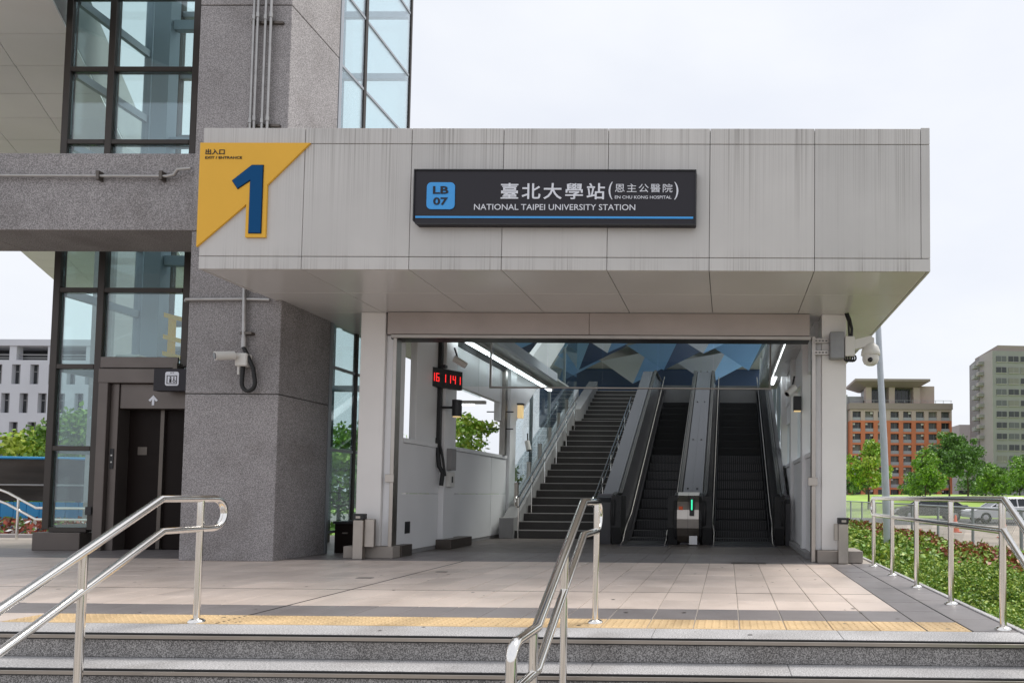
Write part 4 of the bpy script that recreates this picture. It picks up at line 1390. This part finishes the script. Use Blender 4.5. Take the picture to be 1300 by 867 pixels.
c = T('campus_building', 'grey campus building with staggered slit windows at far left', 'building', (-80, 85, GZ))
BY = 85
wins = []
for r in range(5):
    zc = 15.4 - 3.65 * r
    for k in range(14):
        x0 = -100 + 2.35 * k + (1.15 if r % 2 else 0)
        wins.append((x0, zc))
wm = MB()
x_edges = [-101, -66]
zrow = [GZ, 1.2]
for r in range(5):
    zc = 15.4 - 3.65 * r
    c.part('wall', MB().box(-101, -66, BY, BY + 10, zc + 1.25, zc + 2.4 if r else 17.2), 'uni_wall')
    xs = sorted(w_[0] for w_ in wins if w_[1] == zc)
    last = -101
    for xw in xs:
        c.part('pier', MB().box(last, xw, BY + .001, BY + 9, zc - 1.25, zc + 1.25), 'uni_wall')
        last = xw + 1.1
        f_ = c.part('window', MB().box(xw, xw + 1.1, BY + .5, BY + .55, zc - 1.25, zc + 1.25), 'win_dark')
        c.part('frame', MB().box(xw + .5, xw + .58, BY + .44, BY + .499, zc - 1.25, zc + 1.25).box(xw, xw + 1.1, BY + .44, BY + .498, zc + .35, zc + .43), 'win_frame', f_)
    c.part('pier', MB().box(last, -66, BY + .001, BY + 9, zc - 1.25, zc + 1.25), 'uni_wall')
c.part('parapet', MB().box(-101, -66, BY - .2, BY + 10, 19.0, 19.8), 'uni_wall')
for k in range(8):
    c.part('roof_post', MB().box(-100.8 + 4.9 * k, -99.9 + 4.9 * k, BY, BY + .8, 17.2, 19.0), 'uni_wall')
c.part('roof_gallery', MB().box(-101, -66, BY + 3, BY + 10, 17.2, 19.0), 'win_dark')
c.part('gallery_rail', MB().box(-101, -66, BY + .3, BY + .36, 17.9, 18.0).box(-101, -66, BY + .3, BY + .36, 17.5, 17.56), 'win_frame')

# ================================================================== RIGHT BACKGROUND
OY = 210.0
c = T('orange_building', 'orange brick block with balconies and an overhanging roof pavilion', 'building', (53, OY, 0))
OX0, OX1, NB_, FL = 37.6, 68.6, 8, 3.42
bw = (OX1 - OX0) / NB_
me_wins = [box_mesh('window', 2.55, .1, 1.85, 0, m_) for m_ in ('win_dark', 'win_dark', 'win_dim', 'win_curtain')]
me_ac = box_mesh('air_conditioner', .8, .5, .6, .04, 'camera_white')
me_rail = box_mesh('balcony_rail', 2.55, .12, 1.0, 0, 'balcony_rail')
me_bar = box_mesh('window_bar', .1, .14, 1.85, 0, 'win_frame')
for r in range(9):
    zt = 27.4 - FL * r
    col_ = 'render_tan' if r == 0 or r == 8 else 'brick_orange'
    c.part('spandrel', MB().box(OX0, OX1, OY, OY + 6, zt - .62, zt), col_)
    for k in range(NB_ + 1):
        xx = OX0 + bw * k
        c.part('pier', MB().box(max(OX0, xx - .65), min(OX1, xx + .65), OY + .02, OY + 5, zt - FL, zt - .621), col_)
    for k in range(NB_):
        xm = OX0 + bw * (k + .5)
        w_ = c.put('window', random.choice(me_wins), (xm, OY + 1.2, zt - .62))
        if random.random() < .45:
            c.put('air_conditioner', me_ac, (xm + random.choice((-.85, .8)), OY + .8, zt - .75))
        b_ = link('window_bar', me_bar, None, w_)
        b_.location = (random.choice((-.5, .3, .6)), -.08, 0)
        c.put('balcony_rail', me_rail, (xm, OY + .35, zt - 2.42))
c.part('core', MB().box(OX0 + .3, OX1 - .3, OY + 4, OY + 16, GZ, 27.3), 'render_tan')
c.part('parapet', MB().box(OX0 - .4, OX1 + .2, OY - .4, OY + 16, 27.42, 29.3), 'roof_brown')
c.part('terrace_rail', MB().box(OX0, OX1, OY - .2, OY - .1, 30.1, 30.2), 'win_frame')
for k in range(14):
    c.part('rail_post', MB().box(OX0 + 2.36 * k, OX0 + 2.36 * k + .1, OY - .2, OY - .1, 29.3, 30.1), 'win_frame')
pv = c.part('pavilion_wall', MB().box(43.5, 60, OY + 6, OY + 14, 29.3, 34.6), 'win_frame')
for x0, x1 in ((42.9, 44.6), (50.0, 51.8), (57.6, 59.6)):
    c.part('pavilion_pier', MB().box(x0, x1, OY + 2.5, OY + 6, 29.3, 34.6), 'render_tan')
for x0, x1 in ((44.9, 49.7), (52.1, 57.3)):
    for k in range(4):
        w = (x1 - x0) / 4
        c.part('window', MB().box(x0 + w * k + .06, x0 + w * (k + 1) - .06, OY + 5.8, OY + 5.95, 30.2, 34.4), 'win_dark')
rf = MB()
rf.add([(38.9, OY - 1, 36.0), (61.8, OY - 1, 36.0), (61.8, OY + 16, 36.0), (38.9, OY + 16, 36.0), (42.8, OY + 2.4, 34.6), (58.8, OY + 2.4, 34.6), (58.8, OY + 15, 34.6), (42.8, OY + 15, 34.6),
        (38.9, OY - 1, 36.7), (61.8, OY - 1, 36.7), (61.8, OY + 16, 36.7), (38.9, OY + 16, 36.7)],
       [(4, 5, 6, 7), (0, 1, 5, 4), (1, 2, 6, 5), (2, 3, 7, 6), (3, 0, 4, 7), (0, 1, 9, 8), (1, 2, 10, 9), (2, 3, 11, 10), (3, 0, 8, 11), (8, 9, 10, 11)])
c.part('roof', rf, 'roof_brown')
c.part('plant_room', MB().box(60.2, 64.8, OY + 5, OY + 15, 29.3, 35.4), 'render_tan')
c.part('plant_room', MB().box(36.8, 42.6, OY + 6, OY + 15, 29.3, 32.2), 'far_grey')

c = T('grey_block', 'small grey block half hidden behind the orange building', 'building', (36, 214, 0))
c.part('wall', MB().box(30.0, 37.4, 214, 226, GZ, 32.4), 'far_grey')
for r in range(7):
    for k in range(2):
        f_ = c.part('window', MB().box(33.9 + 1.6 * k, 35.2 + 1.6 * k, 213.9, 213.99, 24 - 3.4 * r, 26 - 3.4 * r), 'win_dark')
        c.part('frame', MB().box(34.5 + 1.6 * k, 34.6 + 1.6 * k, 213.85, 213.899, 24 - 3.4 * r, 26 - 3.4 * r), 'win_frame', f_)

TY = 185.0
c = T('apartment_tower', 'tall grey-green apartment tower with rows of windows at right', 'building', (84, TY, 0))
c.part('wall', MB().prism([(71.5, TY), (112, TY + 3), (112, TY + 22), (73, TY + 22), (71.0, TY + 8)], GZ, 40.4, 'Z'), 'tower_green')
c.part('side_wall', MB().prism([(71.49, TY - .03), (70.98, TY + 7.95), (70.9, TY + 7.97), (71.42, TY - .06)], GZ, 40.42, 'Z'), 'tower_pale')
c.part('parapet', MB().prism([(73.5, TY + 1.5), (112, TY + 4.5), (112, TY + 20), (74, TY + 20)], 40.42, 42.2, 'Z'), 'roof_brown')
me_tws = [box_mesh('window', 2.75, .2, 1.5, 0, m_) for m_ in ('win_dark', 'win_dark', 'win_dim', 'win_curtain')]
me_sl = box_mesh('sill', 2.95, .3, .14, 0, 'tower_pale')
me_wb = box_mesh('window_bar', .08, .24, 1.5, 0, 'win_frame')
sa_ = math.atan2(3, 38.4)
for r in range(12):
    for k in range(9):
        xx = 73.9 + 3.4 * k
        yw = TY + (xx - 71.5) * 3 / 40.5
        w_ = c.put('window', random.choice(me_tws), (xx, yw - .03, 38.9 - 3.0 * r), rz=sa_)
        s_ = link('sill', me_sl, None, w_)
        s_.location = (0, -.05, -1.51)
        s_ = link('window_bar', me_wb, None, w_)
        s_.location = (0, 0, 0)
for r in range(13):
    z = 38.6 - 2.95 * r
    b_ = c.part('balcony', MB().box(69.6, 71.4, TY + 5.2, TY + 7.2, z - 1.1, z, .1), 'tower_pale')
    c.part('grille', MB().box(69.55, 71.3, TY + 5.1, TY + 5.19, z - .9, z - .6).box(69.55, 71.3, TY + 5.1, TY + 5.19, z - .4, z - .2), 'win_frame', b_)
    c.part('balcony', MB().box(69.3, 70.9, TY + 8.0, TY + 10.0, z - 1.6, z - .4, .1), 'far_grey')
c = T('grey_block', 'low grey block between the orange building and the tower', 'building', (74, 240, 0))
c.part('wall', MB().box(81, 92, 240, 252, GZ, 26), 'tower_pale')
c.part('wing', MB().box(79, 85, 236, 239.9, GZ, 17), 'far_grey')
for r in range(5):
    c.part('window_strip', MB().box(79.4, 84.6, 235.9, 235.99, 14.4 - 3.2 * r, 15.8 - 3.2 * r), 'win_dark')

# ---- lamp pole
c = T('lamp_pole', 'tall grey-blue lamp pole rising beyond the right railing', 'lamp pole', (3.8, 16.0, GZ))
c.part('shaft', MB().tube([(3.74, 16.0, GZ), (3.64, 16.0, 2.2), (3.55, 16.0, 4.1), (3.43, 16.0, 6.8)], .095, 14, True, .06), 'lamp_pole')
c.part('base_plate', MB().cyl((3.74, 16.0), .2, GZ, GZ + .05, 14), 'lamp_pole')
c.part('lamp_head', MB().tube([(3.43, 16, 6.8), (3.8, 16, 7.0), (4.5, 16, 7.05)], .05, 8), 'lamp_pole')

# ---- chain-link fence
FXL = 6.3
c = T('chain_fence', 'grey chain-link fence behind the red and green hedge', 'fence', (FXL, 20, GZ))
bays_ = [9.0 + 2.9 * k for k in range(11)]
ft = .60
for k, y in enumerate(bays_):
    c.part('post', MB().cyl((FXL, y), .04, GZ, ft + .02, 8), 'fence_steel')
    if k < len(bays_) - 1:
        y1 = bays_[k + 1]
        c.part('top_rail', MB().tube([(FXL, y, ft), (FXL, y1, ft)], .028, 8), 'fence_steel')
        wmb = MB()
        hh, sp, q = ft - GZ - .1, .09, .008
        nw_ = int((2.9 + hh) / sp)
        for s in (1, -1):
            for a in range(nw_):
                ya = y + a * sp - (hh if s > 0 else 0)
                yb = ya + hh
                za, zb = (GZ + .05, ft - .05) if s > 0 else (ft - .05, GZ + .05)
                t0 = max(0, (y - ya) / hh)
                t1 = min(1, (y1 - ya) / hh)
                if t1 <= t0:
                    continue
                A_ = (ya + hh * t0, za + (zb - za) * t0)
                B_ = (ya + hh * t1, za + (zb - za) * t1)
                xx = FXL + s * .004
                wmb.add([(xx, A_[0], A_[1] - q), (xx, A_[0], A_[1] + q), (xx + .004, A_[0], A_[1]), (xx, B_[0], B_[1] - q), (xx, B_[0], B_[1] + q), (xx + .004, B_[0], B_[1])],
                        [(0, 1, 4, 3), (1, 2, 5, 4), (2, 0, 3, 5)])
        c.part('wire_mesh', wmb, 'wire')

# ---- traffic cones and cars
for i, (x, y, lab) in enumerate(((10.1, 25.2, 'orange traffic cone standing before the white car'), (9.6, 29.0, 'orange traffic cone between the two parked cars'), (7.6, 32.0, 'orange traffic cone near the lamp pole'))):
    c = T('traffic_cone', lab, 'cone', (x, y, GZ), 'traffic cones beyond the fence')
    c.part('base', MB().box(x - .2, x + .2, y - .2, y + .2, GZ + .012, GZ + .05, .01), 'cone_orange')
    c.part('body', MB().lathe((x, y, GZ + .05), [(.15, 0), (.03, .68), (0, .69)], 14), 'cone_orange')
    c.part('band', MB().lathe((x, y, GZ + .05), [(.115, .23), (.085, .4)], 14), 'cone_white')


def car(label, x, y, m):
    """A saloon car, nose to the left."""
    T_ = T('parked_car', label, 'car', (x, y, GZ), 'cars parked beyond the fence')
    z = GZ + .012
    prof = [(-2.2, .32), (-2.26, .5), (-2.2, .68), (-1.9, .8), (-1.0, .93), (1.45, .98), (2.1, .98), (2.24, .84), (2.24, .5), (2.16, .3)]
    cs = []
    for wy, sc in ((-.86, .96), (-.8, 1.0), (.8, 1.0), (.86, .96)):
        cs.append([(x + p[0] * (1 if abs(wy) < .83 else .985), y + wy, z + .3 + (p[1] - .3) * sc) for p in prof])
    n = len(prof)
    mb = MB()
    vv = [p for s in cs for p in s]
    mb.add(vv, [(s * n + i, s * n + (i + 1) % n, (s + 1) * n + (i + 1) % n, (s + 1) * n + i) for s in range(3) for i in range(n)] + [tuple(range(n)), tuple(reversed(range(3 * n, 4 * n)))])
    body = T_.part('body', mb, m)
    lo = [(-1.05, .92), (1.75, .96)]
    g = MB()
    b0 = [(-1.1, -.76, .92), (1.8, -.76, .96), (1.8, .76, .96), (-1.1, .76, .92)]
    b1 = [(-.3, -.58, 1.4), (1.0, -.58, 1.41), (1.0, .58, 1.41), (-.3, .58, 1.4)]
    g.add([(x + p[0], y + p[1], z + p[2]) for p in b0 + b1], [(0, 1, 5, 4), (1, 2, 6, 5), (2, 3, 7, 6), (3, 0, 4, 7), (4, 5, 6, 7)])
    T_.part('windows', g, 'car_glass')
    T_.part('roof', MB().add([(x + p[0], y + p[1], z + p[2]) for p in ((-.34, -.6, 1.4), (1.06, -.6, 1.41), (1.06, .6, 1.41), (-.34, .6, 1.4), (-.1, -.5, 1.47), (.8, -.5, 1.47), (.8, .5, 1.47), (-.1, .5, 1.47))],
                             [(4, 5, 6, 7), (0, 1, 5, 4), (1, 2, 6, 5), (2, 3, 7, 6), (3, 0, 4, 7)]), m)
    for sy in (-1, 1):
        pl_ = MB()
        for (ax, az, bx_, bz) in ((-1.1, .93, -.3, 1.41), (.42, .95, .42, 1.41), (1.8, .97, 1.0, 1.42)):
            pl_.tube([(x + ax, y + sy * .775, z + az), (x + bx_, y + sy * .6, z + bz)], .035, 6)
        T_.part('pillars', pl_, m)
        for wx in (-1.4, 1.35):
            w_ = T_.part('wheel', MB().lathe((x + wx, y + sy * .78, z + .32), [(.2, -.1), (.3, -.1), (.32, -.06), (.32, .06), (.3, .1), (.2, .1)], 18, 'Y'), 'tyre')
            T_.part('rim', MB().lathe((x + wx, y + sy * .78, z + .32), [(0, -.085), (.1, -.09), (.21, -.08), (.21, .08), (0, .085)], 12, 'Y'), 'rim', w_)
        T_.part('headlight', MB().box(x - 2.24, x - 1.98, y + sy * .72 - .13, y + sy * .72 + .13, z + .62, z + .74, .03), 'lamp_clear')
        T_.part('taillight', MB().box(x + 2.1, x + 2.26, y + sy * .7 - .15, y + sy * .7 + .15, z + .74, z + .9, .03), 'lamp_red')
        T_.part('mirror', MB().box(x - .85, x - .7, y + sy * .93 - .08, y + sy * .93 + .08, z + .95, z + 1.08, .03), m)
    return T_


car('dark grey saloon parked left beyond the fence', 12.6, 43.0, 'car_dark')
car('white saloon parked right beyond the fence', 15.9, 39.5, 'car_white')

# ================================================================== PLANTS
rng = np.random.default_rng(11)


def leaf_mesh(name, cent, size, mats, midx, flat=.0, aspect=.6):
    """One mesh of leaf-shaped quads at the points cent."""
    n = len(cent)
    u = rng.normal(size=(n, 3))
    u[:, 2] *= (1 - flat)
    u /= np.linalg.norm(u, axis=1)[:, None]
    w = rng.normal(size=(n, 3))
    v = np.cross(u, w)
    v /= np.linalg.norm(v, axis=1)[:, None]
    s = (size * rng.uniform(.6, 1.35, n))[:, None]
    a = cent - u * s
    b_ = cent - u * s * .1 + v * s * aspect
    c_ = cent + u * s
    d = cent - u * s * .1 - v * s * aspect
    co = np.stack([a, b_, c_, d], 1).reshape(-1, 3)
    me = bpy.data.meshes.new(name)
    me.vertices.add(4 * n)
    me.vertices.foreach_set('co', co.ravel())
    me.loops.add(4 * n)
    me.loops.foreach_set('vertex_index', np.arange(4 * n))
    me.polygons.add(n)
    me.polygons.foreach_set('loop_start', np.arange(0, 4 * n, 4))
    me.polygons.foreach_set('material_index', midx)
    for m in mats:
        me.materials.append(MATS[m])
    me.update(calc_edges=True)
    return me


def tree(label, x, y, z, h, r, mats, n=5000, leaf=.14, trunk=.11, clear=.28, group='trees', seed=0, squash=.85):
    rn = np.random.default_rng(seed + 5)
    T_ = T('tree', label, 'tree', (x, y, z), group)
    hb = h * clear
    tr = MB()
    tr.tube([(x, y, z - .1), (x + .03, y, z + hb * .6), (x - .02, y + .03, z + hb), (x + .05 * r, y, z + h * .8)], trunk, 9, True, trunk * .3)
    cl = []
    for k in range(17):
        a = k * 2.4 + rn.uniform(-.4, .4)
        t = rn.uniform(0, 1)
        z0 = z + hb + (h * .75 - hb) * t * .7
        rr = r * (.5 + .45 * math.sin(math.pi * min(1, .25 + t * .75)))
        tip = (x + rr * math.cos(a), y + rr * math.sin(a), z0 + h * .14 + .1 * h * t)
        midp = (x + rr * .5 * math.cos(a), y + rr * .5 * math.sin(a), z0 + h * .06)
        tr.tube([(x, y, z0), midp, tip], trunk * .34, 6, False, trunk * .1)
        cl.append((tip, r * rn.uniform(.2, .38)))
        cl.append((midp, r * rn.uniform(.2, .36)))
    for k in range(16):
        a, q = rn.uniform(0, 6.28), rn.uniform(0, .6)
        cl.append(((x + r * q * math.cos(a), y + r * q * math.sin(a), z + h * rn.uniform(.55, .95)), r * rn.uniform(.16, .36)))
    T_.part('trunk', tr, 'bark')
    P, M_ = [], []
    per = int(n * .72) // len(cl)
    for (ct, rad) in cl:
        d = rn.normal(size=(per, 3))
        d /= np.linalg.norm(d, axis=1)[:, None]
        q = rad * rn.uniform(.2, 1.15, per)[:, None] ** .8
        p = np.array(ct) + d * q * np.array([1, 1, squash])
        P.append(p)
        M_.append(np.where(rn.uniform(size=per) < rn.uniform(.15, .7), 1, 0))
    P = np.concatenate(P) - np.array([x, y, z])
    me = leaf_mesh('crown', P, np.full(len(P), leaf), mats, np.concatenate(M_))
    link('crown', me, None, T_.o)


g_r = 'trees on the lawn at right'
tree('bright green tree beside the right white column', 11.9, 58, lawn_z(11.9, 58), 6.0, 1.75, ('leaf_bright', 'leaf_lime'), 9000, .13, group=g_r, seed=1)
tree('slender bright green tree in front of the orange building', 19.0, 66, lawn_z(19.0, 66), 5.3, 1.75, ('leaf_bright', 'leaf_mid'), 8000, .13, group=g_r, seed=2, clear=.12)
tree('tall dark green tree between orange building and tower', 23.2, 72, lawn_z(23.2, 72), 7.2, 2.0, ('leaf_dark', 'leaf_mid'), 10000, .14, group=g_r, seed=3, clear=.3)
tree('darker leaning tree right of the tall dark tree', 26.2, 75, lawn_z(26.2, 75), 6.9, 1.7, ('leaf_dark', 'leaf_mid'), 7000, .14, group=g_r, seed=4, clear=.3)
tree('small round green tree before the apartment tower', 27.0, 70, lawn_z(27.0, 70), 3.9, 1.5, ('leaf_mid', 'leaf_bright'), 6500, .12, group=g_r, seed=6, clear=.14)
tree('green tree cut by the right edge of the picture', 30.6, 70, lawn_z(30.6, 70), 5.2, 2.0, ('leaf_mid', 'leaf_bright'), 7000, .13, group=g_r, seed=7)
tree('low bushy tree at the foot of the orange building', 22.4, 80, lawn_z(22.4, 80), 2.8, 2.2, ('leaf_mid', 'leaf_dark'), 6000, .14, group=g_r, seed=8, clear=.08)
tree('low dark bushy tree between lawn and apartment tower', 33.0, 88, lawn_z(33, 88), 4.0, 3.0, ('leaf_dark', 'leaf_mid'), 7000, .16, group=g_r, seed=9, clear=.08)
tree('low bushy tree at the right end of the lawn', 39.0, 92, lawn_z(39, 92), 3.4, 3.2, ('leaf_mid', 'leaf_bright'), 7000, .16, group=g_r, seed=10, clear=.08)
tree('low bushy tree behind the bright tree near the column', 14.5, 84, lawn_z(14.5, 84), 3.4, 2.8, ('leaf_mid', 'leaf_dark'), 6000, .16, group=g_r, seed=12, clear=.08)

g_l = 'trees behind the hoarding'
tree('bushy light green tree above the hoarding at far left edge', -24.6, 23.5, GZ, 3.5, 1.9, ('leaf_lime', 'leaf_bright'), 8000, .09, group=g_l, seed=21, clear=.2)
tree('bushy green tree above the hoarding nearest the lift tower', -22.0, 23, GZ, 4.1, 2.0, ('leaf_bright', 'leaf_mid'), 9000, .09, group=g_l, seed=22, clear=.2)
tree('green tree seen through the left glass of the lift tower', -19.0, 22, GZ, 3.8, 1.7, ('leaf_mid', 'leaf_bright'), 7000, .09, group=g_l, seed=23, clear=.2)
tree('green tree seen through the glass behind the granite column', -15.4, 27, GZ, 4.4, 2.4, ('leaf_bright', 'leaf_mid'), 9000, .1, group=g_l, seed=24, clear=.15)
tree('bright green tree in the window of the left half wall', -11.2, 28, GZ, 4.6, 2.4, ('leaf_bright', 'leaf_lime'), 9000, .1, group=g_l, seed=25, clear=.15)

# ---- hedge bed beside the platform (ground cover)
bed = MB()


def bed_z(x, y):
    return -.34 + .08 * np.sin(x * 2.1 + y * .7) + .06 * np.sin(y * 1.9 - x) - .10 * np.clip((x - 4.6), 0, 2)


nx, ny = 14, 60
bv = [(1.98 + 4.2 * i / nx, 2.0 + 30 * j / ny, float(bed_z(1.98 + 4.2 * i / nx, 2.0 + 30 * j / ny)) - .1) for j in range(ny + 1) for i in range(nx + 1)]
bed.add(bv, [(j * (nx + 1) + i, j * (nx + 1) + i + 1, (j + 1) * (nx + 1) + i + 1, (j + 1) * (nx + 1) + i) for j in range(ny) for i in range(nx)], True)
struct('planting_bed', bed, 'leaf_dark')


def hedge(name, label, mats, red, y0, y1, dens, size):
    n = int((y1 - y0) * 4.1 * dens)
    x_ = rng.uniform(2.0, 6.1, n)
    y_ = rng.uniform(y0, y1, n)
    edge = 4.35 + .3 * np.sin(y_ * 1.3) + .25 * np.sin(y_ * 3.1) + rng.normal(0, .22, n)
    keep = (x_ > edge) if red else (x_ <= edge + .1)
    x_, y_ = x_[keep], y_[keep]
    cl = .07 * np.sin(x_ * 9 + y_ * 5) + .06 * np.sin(y_ * 11 - x_ * 6)
    z_ = bed_z(x_, y_) + (.10 if not red else .12) + cl * .8 - rng.uniform(0, .16, len(x_)) ** 1.2 + rng.normal(0, .03, len(x_))
    u = rng.uniform(size=len(x_))
    mi = np.where(u < (.48 if red else .45), 0, np.where(u < .82, 1, 2))
    me = leaf_mesh(name, np.stack([x_, y_, z_], 1), np.full(len(x_), size), mats, mi, flat=.35)
    o = link(name, me, None)
    o['kind'] = 'stuff'
    return tag(o, label, 'hedge')


GM, RM = ('leaf_hedge', 'leaf_hedge2', 'leaf_mid'), ('leaf_red', 'leaf_hedge', 'leaf_rust')
RM = ('leaf_hedge', 'leaf_red', 'leaf_rust')
hedge('hedge', 'fine green hedge along the platform edge, near end', GM, False, 3.0, 6.5, 16500, .0125)
hedge('hedge', 'green hedge along the platform edge, middle stretch', GM, False, 6.5, 11, 6500, .02)
hedge('hedge', 'green hedge along the platform edge, far end', GM, False, 11, 30, 1300, .045)
hedge('hedge', 'red-leaved hedge before the chain-link fence, near end', RM, True, 3.4, 9, 7000, .021)
hedge('hedge', 'red-leaved hedge before the chain-link fence, far end', RM, True, 9, 30, 1100, .05)
# flower bed at the far left
n = 5000
P = np.stack([rng.uniform(-20, -10.4, n), rng.uniform(12.72, 14.3, n), rng.uniform(.02, .3, n)], 1)
u = rng.uniform(size=n)
me = leaf_mesh('flower_bed', P, np.full(n, .05), ('leaf_red', 'leaf_mid', 'cone_white'), np.where(u < .6, 0, np.where(u < .85, 1, 2)))
o = link('flower_bed', me, None)
o['kind'] = 'stuff'
tag(o, 'red and white flower bed before the blue hoarding', 'flower bed')
# bright ground cover seen through the glass behind the granite column
n = 9000
P = np.stack([rng.uniform(-24, -4.9, n), rng.uniform(15.0, 24, n), rng.uniform(GZ, GZ + .5, n)], 1)
me = leaf_mesh('shrubs', P, np.full(n, .09), ('leaf_bright', 'leaf_mid'), (rng.uniform(size=n) < .4).astype(int))
o = link('shrubs', me, None)
o['kind'] = 'stuff'
tag(o, 'low green shrubs behind the lift tower', 'shrubs')
